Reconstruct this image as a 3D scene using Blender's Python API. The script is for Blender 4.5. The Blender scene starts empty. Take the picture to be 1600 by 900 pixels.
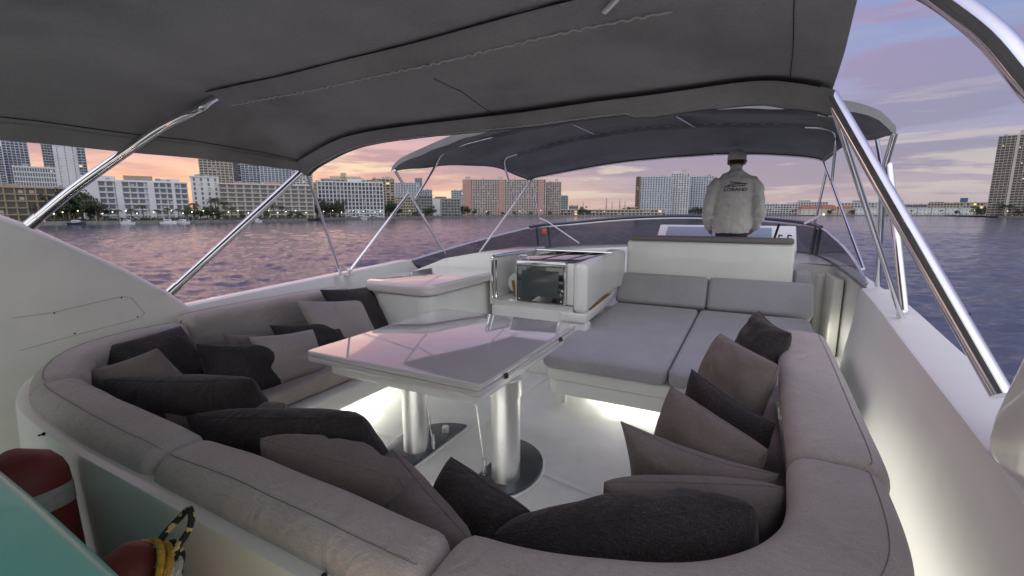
import bpy, bmesh, math, random
from mathutils import Vector, Matrix, noise
from mathutils.bvhtree import BVHTree
random.seed(7)
# ------------------------------------------------------------------ camera
# Frame of the scene: +Y = bow of the yacht, +X = starboard, z = 0 the deck of the flybridge.
ZC = 1.45
YAW = math.radians(27.4)
F = 711.0
P = math.atan((450 - 332) / F)
WATER_Z = -5.5
sc = bpy.context.scene
cam_d = bpy.data.cameras.new('camera'); cam = bpy.data.objects.new('camera', cam_d)
sc.collection.objects.link(cam); sc.camera = cam
cam_d.lens = 16.0; cam_d.sensor_width = 36.0
cam_d.clip_start = 0.02; cam_d.clip_end = 40000
cam.location = (0, 0, ZC)
cam.rotation_euler = (math.pi / 2 - P, 0, YAW)
# ------------------------------------------------------------------ world
SUNAZ = math.radians(27.4 + 32)          # sunset direction, to port of the bow
world = bpy.data.worlds.new('World'); sc.world = world; world.use_nodes = True
wn = world.node_tree.nodes; wl = world.node_tree.links
for n in list(wn): wn.remove(n)

def nd(nt, typ, **kw):
    n = nt.nodes.new(typ)
    for k, v in kw.items():
        if k.startswith('i_'):
            n.inputs[k[2:].replace('_', ' ')].default_value = v
        else: setattr(n, k, v)
    return n
def ramp(nt, stops, fac=None, interp='LINEAR'):
    r = nt.nodes.new('ShaderNodeValToRGB'); cr = r.color_ramp; cr.interpolation = interp
    while len(cr.elements) < len(stops): cr.elements.new(0.5)
    for e, (p_, c) in zip(cr.elements, stops):
        e.position = p_; e.color = (c[0], c[1], c[2], 1) if hasattr(c, '__len__') else (c, c, c, 1)
    if fac is not None: nt.links.new(fac, r.inputs[0])
    return r
def math_n(nt, op, a, b=None, clamp=False):
    m = nt.nodes.new('ShaderNodeMath'); m.operation = op; m.use_clamp = clamp
    for i, v in enumerate((a, b)):
        if v is None: continue
        if isinstance(v, (int, float)): m.inputs[i].default_value = v
        else: nt.links.new(v, m.inputs[i])
    return m.outputs[0]
def mixc(nt, fac, a, b, mode='MIX'):
    m = nt.nodes.new('ShaderNodeMix'); m.data_type = 'RGBA'; m.blend_type = mode
    for i, v in ((0, fac), (6, a), (7, b)):
        if isinstance(v, (int, float)): m.inputs[i].default_value = v
        elif isinstance(v, tuple): m.inputs[i].default_value = (*v, 1)
        else: nt.links.new(v, m.inputs[i])
    return m.outputs[2]
nt = world.node_tree
tc = nd(nt, 'ShaderNodeTexCoord')
sep = nd(nt, 'ShaderNodeSeparateXYZ'); wl.new(tc.outputs['Generated'], sep.inputs[0])
X_, Y_, Z_ = sep.outputs
# azimuth closeness to the sunset (0 = opposite, 1 = towards it)
hl = math_n(nt, 'SQRT', math_n(nt, 'ADD', math_n(nt, 'MULTIPLY', X_, X_), math_n(nt, 'MULTIPLY', Y_, Y_)))
dot = math_n(nt, 'ADD', math_n(nt, 'MULTIPLY', X_, -math.sin(SUNAZ)), math_n(nt, 'MULTIPLY', Y_, math.cos(SUNAZ)))
az = math_n(nt, 'DIVIDE', dot, math_n(nt, 'MAXIMUM', hl, 0.001))
az01 = math_n(nt, 'ADD', math_n(nt, 'MULTIPLY', az, 0.5), 0.5)
el = math_n(nt, 'MAXIMUM', Z_, 0.0)
sunny = ramp(nt, [(0.0, (0.86, 0.44, 0.26)), (0.045, (0.90, 0.58, 0.41)), (0.09, (0.76, 0.48, 0.45)), (0.17, (0.66, 0.42, 0.48)), (0.38, (0.48, 0.34, 0.50)), (1, (0.34, 0.33, 0.52))], el)
away = ramp(nt, [(0.0, (0.45, 0.37, 0.42)), (0.05, (0.43, 0.38, 0.46)), (0.15, (0.36, 0.36, 0.54)), (0.30, (0.26, 0.34, 0.60)), (0.55, (0.26, 0.34, 0.62)), (1, (0.34, 0.36, 0.58))], el)
azr = ramp(nt, [(0.55, 0), (0.84, 0.25), (0.985, 1.0)], az01, 'EASE')
base = mixc(nt, azr.outputs[0], away.outputs[0], sunny.outputs[0])
# cloud layer projected on a flat ceiling: streaks that get finer to the horizon
zz = math_n(nt, 'ADD', el, 0.045)
cx = math_n(nt, 'DIVIDE', X_, zz); cy_ = math_n(nt, 'DIVIDE', Y_, zz)
cmb = nd(nt, 'ShaderNodeCombineXYZ'); wl.new(cx, cmb.inputs[0]); wl.new(cy_, cmb.inputs[1])
mp = nd(nt, 'ShaderNodeMapping'); wl.new(cmb.outputs[0], mp.inputs[0])
mp.inputs['Rotation'].default_value = (0, 0, math.radians(-35)); mp.inputs['Scale'].default_value = (0.45, 1.0, 1)
mp2 = nd(nt, 'ShaderNodeMapping'); wl.new(tc.outputs['Generated'], mp2.inputs[0]); mp2.inputs['Scale'].default_value = (1, 1, 7.5); mp2.inputs['Location'].default_value = (3.3, 1.7, 0.6)
n1 = nd(nt, 'ShaderNodeTexNoise', i_Scale=2.1, i_Detail=9.0, i_Roughness=0.6, i_Distortion=0.35); wl.new(mp2.outputs[0], n1.inputs['Vector'])
n2 = nd(nt, 'ShaderNodeTexNoise', i_Scale=2.7, i_Detail=9.0, i_Roughness=0.62, i_Distortion=0.5)
mp3 = nd(nt, 'ShaderNodeMapping'); wl.new(tc.outputs['Generated'], mp3.inputs[0]); mp3.inputs['Scale'].default_value = (1, 1, 11); mp3.inputs['Location'].default_value = (7.1, 2.2, 1.3)
wl.new(mp3.outputs[0], n2.inputs['Vector'])
cl = ramp(nt, [(0.43, 0), (0.54, 1)], n1.outputs[0], 'EASE')
cloudc_s = ramp(nt, [(0.0, (0.62, 0.30, 0.27)), (0.03, (0.62, 0.36, 0.33)), (0.10, (0.44, 0.29, 0.36)), (0.25, (0.62, 0.33, 0.43)), (1, (0.42, 0.32, 0.46))], el)
cloudc_a = ramp(nt, [(0.0, (0.36, 0.31, 0.38)), (0.15, (0.29, 0.29, 0.43)), (0.35, (0.36, 0.28, 0.48)), (1, (0.36, 0.32, 0.50))], el)
cloudc = mixc(nt, azr.outputs[0], cloudc_a.outputs[0], cloudc_s.outputs[0])
c1 = mixc(nt, math_n(nt, 'MULTIPLY', cl.outputs[0], 0.85), base, cloudc)
br = ramp(nt, [(0.50, 0), (0.60, 1)], n2.outputs[0], 'EASE')
brz = ramp(nt, [(0.0, 0.2), (0.05, 0.85), (0.13, 0.6), (0.22, 0.08), (1, 0.05)], el)
bright = mixc(nt, azr.outputs[0], (0.60, 0.54, 0.53), (1.0, 0.80, 0.56))
c2 = mixc(nt, math_n(nt, 'MULTIPLY', br.outputs[0], brz.outputs[0]), c1, bright)
# unseen sky overhead and astern brightened, greyed astern, as added fill for the deck
sky = nd(nt, 'ShaderNodeTexSky', sky_type='NISHITA'); sky.sun_disc = False
sky.sun_elevation = math.radians(2); sky.sun_rotation = -SUNAZ
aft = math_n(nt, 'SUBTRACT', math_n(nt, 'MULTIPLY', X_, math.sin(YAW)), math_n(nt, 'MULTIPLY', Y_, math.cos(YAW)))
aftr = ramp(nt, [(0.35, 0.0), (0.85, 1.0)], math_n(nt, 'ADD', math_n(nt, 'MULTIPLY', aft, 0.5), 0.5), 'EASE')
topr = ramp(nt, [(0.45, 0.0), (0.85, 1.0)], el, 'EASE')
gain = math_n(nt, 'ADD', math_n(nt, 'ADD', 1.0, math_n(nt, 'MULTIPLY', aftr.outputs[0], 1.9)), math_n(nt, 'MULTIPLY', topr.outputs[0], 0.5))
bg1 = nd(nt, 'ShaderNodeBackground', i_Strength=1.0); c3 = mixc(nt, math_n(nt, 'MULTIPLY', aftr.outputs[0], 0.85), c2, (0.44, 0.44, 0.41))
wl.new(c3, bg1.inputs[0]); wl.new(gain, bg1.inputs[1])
bg2 = nd(nt, 'ShaderNodeBackground', i_Strength=0.012); wl.new(sky.outputs[0], bg2.inputs[0])
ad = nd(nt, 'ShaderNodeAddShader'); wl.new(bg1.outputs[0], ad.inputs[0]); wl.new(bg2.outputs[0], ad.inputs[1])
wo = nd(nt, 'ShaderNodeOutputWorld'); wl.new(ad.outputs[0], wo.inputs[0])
# ------------------------------------------------------------------ sun (already at the horizon, soft)
sun_d = bpy.data.lights.new('sun', 'SUN'); sun = bpy.data.objects.new('sun', sun_d); sc.collection.objects.link(sun)
sun_d.energy = 0.12; sun_d.angle = math.radians(30); sun_d.color = (1, 0.62, 0.42)
sd = Vector((-math.sin(SUNAZ), math.cos(SUNAZ), math.tan(math.radians(5))))
sun.rotation_euler = (-sd).to_track_quat('-Z', 'Y').to_euler()
sc.view_settings.view_transform = 'Standard'; sc.view_settings.look = 'None'
sc.view_settings.exposure = 0.0; sc.view_settings.gamma = 1.0; sc.view_settings.use_curve_mapping = False
sc.cycles.max_bounces = 10; sc.cycles.diffuse_bounces = 5; sc.cycles.transparent_max_bounces = 12

# ------------------------------------------------------------------ survey helpers: a bearing read off the photo, met with a real plane of the boat
def ray(px, py):
    u = (px - 800) / F; v = (450 - py) / F
    dx = u; dy = math.cos(P) + v * math.sin(P); dz = -math.sin(P) + v * math.cos(P)
    return Vector((dx * math.cos(YAW) - dy * math.sin(YAW), dx * math.sin(YAW) + dy * math.cos(YAW), dz))
def onZ(px, py, z): r = ray(px, py); return Vector((0, 0, ZC)) + r * ((z - ZC) / r.z)
def onX(px, py, x): r = ray(px, py); return Vector((0, 0, ZC)) + r * (x / r.x)
def onY(px, py, y): r = ray(px, py); return Vector((0, 0, ZC)) + r * (y / r.y)
# ------------------------------------------------------------------ materials
def mat(name, col, rough=0.5, metal=0.0, coat=0.0, noise_amt=0.0, nscale=20, bump=0.0, bscale=200, emit=None, estr=0, sheen=0, spec=0.5, tint2=None, stretch=None, transl=0):
    m = bpy.data.materials.new(name); m.use_nodes = True; t = m.node_tree; b = t.nodes['Principled BSDF']
    b.inputs['Base Color'].default_value = (*col, 1); b.inputs['Roughness'].default_value = rough
    b.inputs['Metallic'].default_value = metal; b.inputs['Coat Weight'].default_value = coat
    b.inputs['Coat Roughness'].default_value = 0.06
    b.inputs['Specular IOR Level'].default_value = spec; b.inputs['Sheen Weight'].default_value = sheen
    co = t.nodes.new('ShaderNodeTexCoord')
    vec = co.outputs['Object']
    if stretch:
        mpn = t.nodes.new('ShaderNodeMapping'); mpn.inputs['Scale'].default_value = stretch
        t.links.new(vec, mpn.inputs[0]); vec = mpn.outputs[0]
    if noise_amt > 0:
        n = nd(t, 'ShaderNodeTexNoise', i_Scale=float(nscale), i_Detail=6.0, i_Roughness=0.6); t.links.new(vec, n.inputs['Vector'])
        lo = tuple(c * (1 - noise_amt) for c in col); hi = tint2 or tuple(min(1, c * (1 + noise_amt)) for c in col)
        r = ramp(t, [(0.3, lo), (0.7, hi)], n.outputs[0]); t.links.new(r.outputs[0], b.inputs['Base Color'])
    if bump > 0:
        n = nd(t, 'ShaderNodeTexNoise', i_Scale=float(bscale), i_Detail=4.0); t.links.new(vec, n.inputs['Vector'])
        bp = t.nodes.new('ShaderNodeBump'); bp.inputs['Strength'].default_value = bump; bp.inputs['Distance'].default_value = 0.01
        t.links.new(n.outputs[0], bp.inputs['Height']); t.links.new(bp.outputs[0], b.inputs['Normal'])
    if emit:
        b.inputs['Emission Color'].default_value = (*emit, 1); b.inputs['Emission Strength'].default_value = estr
    return m
def fabric(name, c_lo, c_hi, weave=900, spk=0.25, wr=0.35, wr_scale=7, speck=None):
    m = bpy.data.materials.new(name); m.use_nodes = True; t = m.node_tree; b = t.nodes['Principled BSDF']
    b.inputs['Roughness'].default_value = 0.95; b.inputs['Specular IOR Level'].default_value = 0.15; b.inputs['Sheen Weight'].default_value = 0.15
    co = t.nodes.new('ShaderNodeTexCoord')
    n = nd(t, 'ShaderNodeTexNoise', i_Scale=float(weave) * 0.4, i_Detail=3.0, i_Roughness=0.7); t.links.new(co.outputs['Object'], n.inputs['Vector'])
    n0 = nd(t, 'ShaderNodeTexNoise', i_Scale=3.5, i_Detail=5.0); t.links.new(co.outputs['Object'], n0.inputs['Vector'])
    mpn = t.nodes.new('ShaderNodeMapping'); mpn.inputs['Scale'].default_value = (1, 12, 12); t.links.new(co.outputs['Object'], mpn.inputs[0])
    n3 = nd(t, 'ShaderNodeTexNoise', i_Scale=40.0, i_Detail=4.0); t.links.new(mpn.outputs[0], n3.inputs['Vector'])
    a = math_n(t, 'ADD', math_n(t, 'MULTIPLY', n.outputs[0], 0.45), math_n(t, 'ADD', math_n(t, 'MULTIPLY', n0.outputs[0], 0.25), math_n(t, 'MULTIPLY', n3.outputs[0], 0.3)))
    r = ramp(t, [(0.38, c_lo), (0.62, c_hi)] if not speck else [(0.38, c_lo), (0.55, c_hi), (0.62, speck)], a)
    colo = r.outputs[0]
    if 'cano' in name:
        st = nd(t, 'ShaderNodeTexNoise', i_Scale=1.3, i_Detail=5.0, i_Roughness=0.55); t.links.new(co.outputs['Object'], st.inputs['Vector'])
        sr = ramp(t, [(0.36, 0.72), (0.52, 1.0), (0.7, 1.08)], st.outputs[0]); colo = mixc(t, 1.0, colo, sr.outputs[0], 'MULTIPLY')
    t.links.new(colo, b.inputs['Base Color'])
    n4 = nd(t, 'ShaderNodeTexNoise', i_Scale=float(wr_scale), i_Detail=3.0, i_Distortion=1.2); t.links.new(co.outputs['Object'], n4.inputs['Vector'])
    bp = t.nodes.new('ShaderNodeBump'); bp.inputs['Strength'].default_value = wr; bp.inputs['Distance'].default_value = 0.03
    t.links.new(n4.outputs[0], bp.inputs['Height'])
    bp2 = t.nodes.new('ShaderNodeBump'); bp2.inputs['Strength'].default_value = spk; bp2.inputs['Distance'].default_value = 0.002
    t.links.new(n.outputs[0], bp2.inputs['Height']); t.links.new(bp.outputs[0], bp2.inputs['Normal'])
    t.links.new(bp2.outputs[0], b.inputs['Normal'])
    return m
M = {}
M['gel'] = mat('gelcoat', (0.81, 0.82, 0.79), 0.22, coat=0.5, noise_amt=0.03, nscale=3)
M['gel_warm'] = mat('gelcoat_cream', (0.78, 0.77, 0.70), 0.3, coat=0.4, noise_amt=0.05, nscale=4)
M['gel_soft'] = mat('gelcoat_satin', (0.83, 0.83, 0.79), 0.5, noise_amt=0.03, nscale=3)
M['deck'] = mat('deck_nonslip', (0.76, 0.765, 0.74), 0.45, coat=0.15, noise_amt=0.06, nscale=6, bump=0.15, bscale=600)
M['seam'] = mat('deck_seam', (0.80, 0.80, 0.76), 0.4)
M['sofa'] = fabric('sofa_fabric', (0.335, 0.292, 0.272), (0.52, 0.465, 0.44), wr=0.42, wr_scale=9)
M['bed'] = fabric('sunbed_fabric', (0.33, 0.322, 0.35), (0.465, 0.455, 0.49), wr=0.18)
M['char'] = fabric('charcoal_fabric', (0.018, 0.015, 0.016), (0.055, 0.045, 0.048), weave=650, spk=0.6, wr=0.5, wr_scale=9, speck=(0.12, 0.09, 0.10))
M['taupe'] = fabric('taupe_fabric', (0.155, 0.125, 0.118), (0.25, 0.207, 0.195), wr=0.5, wr_scale=8)
M['beige'] = fabric('grey_beige_fabric', (0.30, 0.26, 0.25), (0.42, 0.36, 0.36), wr=0.4, wr_scale=8)
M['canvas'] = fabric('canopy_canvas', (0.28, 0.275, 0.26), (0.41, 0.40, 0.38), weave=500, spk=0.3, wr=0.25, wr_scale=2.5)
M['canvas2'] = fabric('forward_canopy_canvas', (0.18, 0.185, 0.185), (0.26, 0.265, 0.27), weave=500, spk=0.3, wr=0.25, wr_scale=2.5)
M['canvas_dk'] = fabric('canopy_hem', (0.05, 0.048, 0.042), (0.09, 0.085, 0.075), weave=500, wr=0.5, wr_scale=14)
M['black'] = mat('black_thread', (0.008, 0.008, 0.008), 0.8)
M['zip'] = mat('white_zip', (0.62, 0.60, 0.58), 0.6)
M['chrome'] = mat('stainless', (0.80, 0.80, 0.80), 0.10, metal=1.0, noise_amt=0.05, nscale=9)
M['alu'] = mat('brushed_aluminium', (0.96, 0.96, 0.95), 0.32, metal=1.0, noise_amt=0.06, nscale=30, stretch=(1, 1, 0.05))
M['darkmetal'] = mat('dark_plate', (0.10, 0.11, 0.12), 0.25, metal=0.6)
M['gloss'] = mat('table_lacquer', (0.66, 0.63, 0.62), 0.05, coat=1.0, spec=0.8)
M['cap_fab'] = mat('brown_vinyl', (0.20, 0.175, 0.175), 0.5, bump=0.1, bscale=300)
M['glasspanel'] = mat('black_glass', (0.012, 0.016, 0.018), 0.06, coat=1.0, spec=0.8)
M['smoke'] = mat('smoked_window', (0.06, 0.075, 0.075), 0.08, coat=1.0)
M['teak'] = mat('teak', (0.28, 0.15, 0.05), 0.5, noise_amt=0.3, nscale=8, stretch=(1, 12, 12))
M['red'] = mat('red_vinyl', (0.20, 0.03, 0.024), 0.55, noise_amt=0.15, nscale=14, bump=0.2, bscale=30)
M['strap'] = mat('reflective_band', (0.42, 0.42, 0.38), 0.4, noise_amt=0.2, nscale=60)
M['joint'] = mat('panel_joint_line', (0.50, 0.47, 0.39), 0.6)
M['teal'] = mat('teal_board', (0.16, 0.58, 0.47), 0.35, coat=0.2, noise_amt=0.08, nscale=3, bump=0.1, bscale=400)
M['jacket'] = fabric('jacket_cloth', (0.60, 0.58, 0.55), (0.74, 0.72, 0.69), wr=0.6, wr_scale=11)
M['cap'] = fabric('cap_cloth', (0.66, 0.64, 0.60), (0.80, 0.78, 0.74), wr=0.1)
M['skin'] = mat('skin', (0.42, 0.22, 0.15), 0.55, noise_amt=0.1, nscale=20)
M['hair'] = mat('hair', (0.02, 0.015, 0.012), 0.6, bump=0.6, bscale=250)
M['trouser'] = fabric('trouser_cloth', (0.03, 0.035, 0.05), (0.05, 0.055, 0.08))
M['ink'] = mat('dark_print', (0.012, 0.014, 0.025), 0.7)
M['led'] = mat('led_strip', (1, 1, 1), emit=(1.0, 0.97, 0.90), estr=9)
M['amber'] = mat('amber_reflector', (0.7, 0.12, 0.02), 0.3, coat=0.6)
M['screen'] = mat('instrument_glass', (0.20, 0.27, 0.34), 0.06, coat=1.0)
M['navy'] = mat('navy_trim', (0.02, 0.03, 0.06), 0.3, coat=0.5)
M['hull'] = mat('hull_white', (0.75, 0.76, 0.78), 0.2, coat=0.6)
def rope_mat():
    m = bpy.data.materials.new('flecked_rope'); m.use_nodes = True; t = m.node_tree; b = t.nodes['Principled BSDF']
    co = t.nodes.new('ShaderNodeTexCoord'); v = nd(t, 'ShaderNodeTexVoronoi', i_Scale=90.0); t.links.new(co.outputs['Object'], v.inputs['Vector'])
    s = nd(t, 'ShaderNodeSeparateColor'); t.links.new(v.outputs['Color'], s.inputs[0])
    r = ramp(t, [(0.0, (0.012, 0.014, 0.012)), (0.80, (0.50, 0.42, 0.16))], s.outputs[0], 'CONSTANT'); t.links.new(r.outputs[0], b.inputs['Base Color'])
    b.inputs['Roughness'].default_value = 0.8; return m
M['rope'] = rope_mat()
M['rope_w'] = mat('white_rope', (0.55, 0.52, 0.45), 0.8, noise_amt=0.3, nscale=90, bump=0.6, bscale=150)
M['rope_y'] = mat('yellow_rope', (0.55, 0.32, 0.04), 0.8, noise_amt=0.3, nscale=90, bump=0.6, bscale=150)
def tint_glass():
    m = bpy.data.materials.new('tinted_acrylic'); m.use_nodes = True; t = m.node_tree
    for n in list(t.nodes): t.nodes.remove(n)
    tr = nd(t, 'ShaderNodeBsdfTransparent'); tr.inputs[0].default_value = (0.30, 0.31, 0.33, 1)
    gl = nd(t, 'ShaderNodeBsdfGlossy'); gl.inputs['Roughness'].default_value = 0.04
    fr = nd(t, 'ShaderNodeFresnel'); fr.inputs[0].default_value = 1.45
    mx = nd(t, 'ShaderNodeMixShader'); t.links.new(fr.outputs[0], mx.inputs[0]); t.links.new(tr.outputs[0], mx.inputs[1]); t.links.new(gl.outputs[0], mx.inputs[2])
    o = nd(t, 'ShaderNodeOutputMaterial'); t.links.new(mx.outputs[0], o.inputs[0]); return m
M['tint'] = tint_glass()
def water_mat():
    m = bpy.data.materials.new('bay_water'); m.use_nodes = True; t = m.node_tree; b = t.nodes['Principled BSDF']
    b.inputs['Base Color'].default_value = (0.060, 0.070, 0.115, 1); b.inputs['Roughness'].default_value = 0.10; b.inputs['IOR'].default_value = 1.333
    co = t.nodes.new('ShaderNodeTexCoord')
    mpn = t.nodes.new('ShaderNodeMapping'); mpn.inputs['Rotation'].default_value = (0, 0, -YAW); mpn.inputs['Scale'].default_value = (0.28, 1.0, 1.0)
    t.links.new(co.outputs['Object'], mpn.inputs[0])
    a = nd(t, 'ShaderNodeTexNoise', i_Scale=1.1, i_Detail=7.0, i_Roughness=0.62, i_Distortion=0.25); t.links.new(mpn.outputs[0], a.inputs['Vector'])
    c = nd(t, 'ShaderNodeTexNoise', i_Scale=2.2, i_Detail=5.0, i_Roughness=0.6, i_Distortion=0.3); t.links.new(mpn.outputs[0], c.inputs['Vector'])
    h = math_n(t, 'ADD', a.outputs[0], math_n(t, 'MULTIPLY', c.outputs[0], 0.22))
    bp = t.nodes.new('ShaderNodeBump'); bp.inputs['Strength'].default_value = 1.0; bp.inputs['Distance'].default_value = 0.26
    pn = nd(t, 'ShaderNodeTexNoise', i_Scale=0.018, i_Detail=4.0, i_Roughness=0.6); t.links.new(mpn.outputs[0], pn.inputs['Vector'])
    pr_n = ramp(t, [(0.38, 0.45), (0.62, 1.0)], pn.outputs[0]); t.links.new(pr_n.outputs[0], bp.inputs['Strength'])
    t.links.new(h, bp.inputs['Height']); t.links.new(bp.outputs[0], b.inputs['Normal'])
    return m
M['water'] = water_mat()

# ------------------------------------------------------------------ mesh helpers
C = sc.collection
def tag(o, label=None, cat=None, group=None, kind=None):
    if label: o['label'] = label
    if cat: o['category'] = cat
    if group: o['group'] = group
    if kind: o['kind'] = kind
    return o
def empty(name, loc=(0, 0, 0), rz=0):
    o = bpy.data.objects.new(name, None); C.objects.link(o); o.location = loc; o.rotation_euler = (0, 0, rz); o.empty_display_size = 0.1
    return o
def copy_tree(o, parent=None):
    c = o.copy(); C.objects.link(c); c.parent = parent
    for ch in list(o.children): copy_tree(ch, c)
    return c
class MB:
    def __init__(s): s.bm = bmesh.new()
    def box(s, x0, x1, y0, y1, z0, z1, bev=0, seg=3, mtx=None):
        b = bmesh.new(); bmesh.ops.create_cube(b, size=1)
        for v in b.verts:
            v.co = Vector((x0 + (v.co.x + .5) * (x1 - x0), y0 + (v.co.y + .5) * (y1 - y0), z0 + (v.co.z + .5) * (z1 - z0)))
        if bev: bmesh.ops.bevel(b, geom=b.edges[:], offset=bev, segments=seg, profile=.5, affect='EDGES')
        if mtx is not None: bmesh.ops.transform(b, matrix=mtx, verts=b.verts)
        s._merge(b); return s
    def _merge(s, b):
        me = bpy.data.meshes.new('tmp'); b.to_mesh(me); b.free(); s.bm.from_mesh(me); bpy.data.meshes.remove(me)
    def grid(s, rows, closed=False, cap=False):
        vs = [[s.bm.verts.new(p_) for p_ in r] for r in rows]; n = len(vs[0])
        for i in range(len(vs) - 1):
            for j in range(n if closed else n - 1):
                k = (j + 1) % n
                try: s.bm.faces.new((vs[i][j], vs[i][k], vs[i + 1][k], vs[i + 1][j]))
                except ValueError: pass
        if cap:
            for r in (vs[0][::-1], vs[-1]):
                try: s.bm.faces.new(r)
                except ValueError: pass
        return s
    def tube(s, pts, r, n=10, cap=True, radii=None):
        pts = [Vector(p_) for p_ in pts]; rows = []
        up = None
        for i, p_ in enumerate(pts):
            a = pts[max(0, i - 1)]; b = pts[min(len(pts) - 1, i + 1)]
            t = (b - a).normalized()
            if up is None:
                up = Vector((0, 0, 1)) if abs(t.z) < 0.9 else Vector((1, 0, 0))
            u = (up - t * up.dot(t)).normalized(); w = t.cross(u); up = u
            rr = radii[i] if radii else r
            rows.append([p_ + (u * math.cos(2 * math.pi * k / n) + w * math.sin(2 * math.pi * k / n)) * rr for k in range(n)])
        return s.grid(rows, closed=True, cap=cap)
    def prism(s, poly, axis, a0, a1, bev=0, seg=3):
        """poly: list of 2D points; axis: 'x','y','z' extrusion"""
        b = bmesh.new()
        def mk(p_, a): return {'x': (a, p_[0], p_[1]), 'y': (p_[0], a, p_[1]), 'z': (p_[0], p_[1], a)}[axis]
        v0 = [b.verts.new(mk(p_, a0)) for p_ in poly]; v1 = [b.verts.new(mk(p_, a1)) for p_ in poly]
        b.faces.new(v0); b.faces.new(v1[::-1]); n = len(poly)
        for i in range(n): b.faces.new((v0[i], v1[i], v1[(i + 1) % n], v0[(i + 1) % n]))
        bmesh.ops.recalc_face_normals(b, faces=b.faces)
        if bev: bmesh.ops.bevel(b, geom=[e for e in b.edges if e.calc_face_angle(0) > 0.5], offset=bev, segments=seg, profile=.5, affect='EDGES')
        s._merge(b); return s
    def cyl(s, c, r, z0, z1, n=32, r1=None, bev=0):
        b = bmesh.new(); r1 = r if r1 is None else r1
        bmesh.ops.create_cone(b, cap_ends=True, segments=n, radius1=r, radius2=r1, depth=z1 - z0)
        if bev: bmesh.ops.bevel(b, geom=[e for e in b.edges if e.calc_face_angle(0) > 1], offset=bev, segments=2, affect='EDGES')
        bmesh.ops.translate(b, vec=(c[0], c[1], (z0 + z1) / 2), verts=b.verts); s._merge(b); return s
    def ball(s, c, r, sx=1, sy=1, sz=1, sub=3):
        b = bmesh.new(); bmesh.ops.create_icosphere(b, subdivisions=sub, radius=r)
        for v in b.verts: v.co = Vector((v.co.x * sx + c[0], v.co.y * sy + c[1], v.co.z * sz + c[2]))
        s._merge(b); return s
    def mesh(s, name, m, angle=35, smooth=True, recalc=True):
        if recalc: bmesh.ops.recalc_face_normals(s.bm, faces=s.bm.faces)
        me = bpy.data.meshes.new(name); s.bm.to_mesh(me); s.bm.free()
        if smooth:
            me.polygons.foreach_set('use_smooth', [True] * len(me.polygons)); me.set_sharp_from_angle(angle=math.radians(angle))
        for mm in (m if isinstance(m, (list, tuple)) else [m]): me.materials.append(mm)
        return me
    def build(s, name, m, parent=None, **kw):
        o = bpy.data.objects.new(name, s.mesh(name, m, **kw)); C.objects.link(o); o.parent = parent; return o
def smooth_path(pts, per=8):
    pts = [Vector(p_) for p_ in pts]; out = []
    q = [pts[0] * 2 - pts[1]] + pts + [pts[-1] * 2 - pts[-2]]
    for i in range(1, len(q) - 2):
        for k in range(per):
            t = k / per; a, b, c, d = q[i - 1], q[i], q[i + 1], q[i + 2]
            out.append(0.5 * ((2 * b) + (c - a) * t + (2 * a - 5 * b + 4 * c - d) * t * t + (-a + 3 * b - 3 * c + d) * t ** 3))
    out.append(pts[-1]); return out
def bent(pts, rad=0.12, seg=6):
    """polyline with rounded corners"""
    pts = [Vector(p_) for p_ in pts]; out = [pts[0]]
    for i in range(1, len(pts) - 1):
        a, b, c = pts[i - 1], pts[i], pts[i + 1]
        d = min(rad, (a - b).length * .45, (c - b).length * .45)
        p0 = b + (a - b).normalized() * d; p1 = b + (c - b).normalized() * d
        for k in range(seg + 1):
            t = k / seg; out.append(p0 * (1 - t) ** 2 + b * 2 * t * (1 - t) + p1 * t * t)
    out.append(pts[-1]); return out
def rrect(w0, w1, z0, z1, r, n=5):
    """rounded rectangle in (w,z)"""
    out = []
    for cx_, cz_, a0 in ((w1 - r, z1 - r, 0), (w0 + r, z1 - r, 90), (w0 + r, z0 + r, 180), (w1 - r, z0 + r, 270)):
        for k in range(n + 1):
            a = math.radians(a0 + 90 * k / n); out.append((cx_ + r * math.cos(a), cz_ + r * math.sin(a)))
    return out

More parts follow.
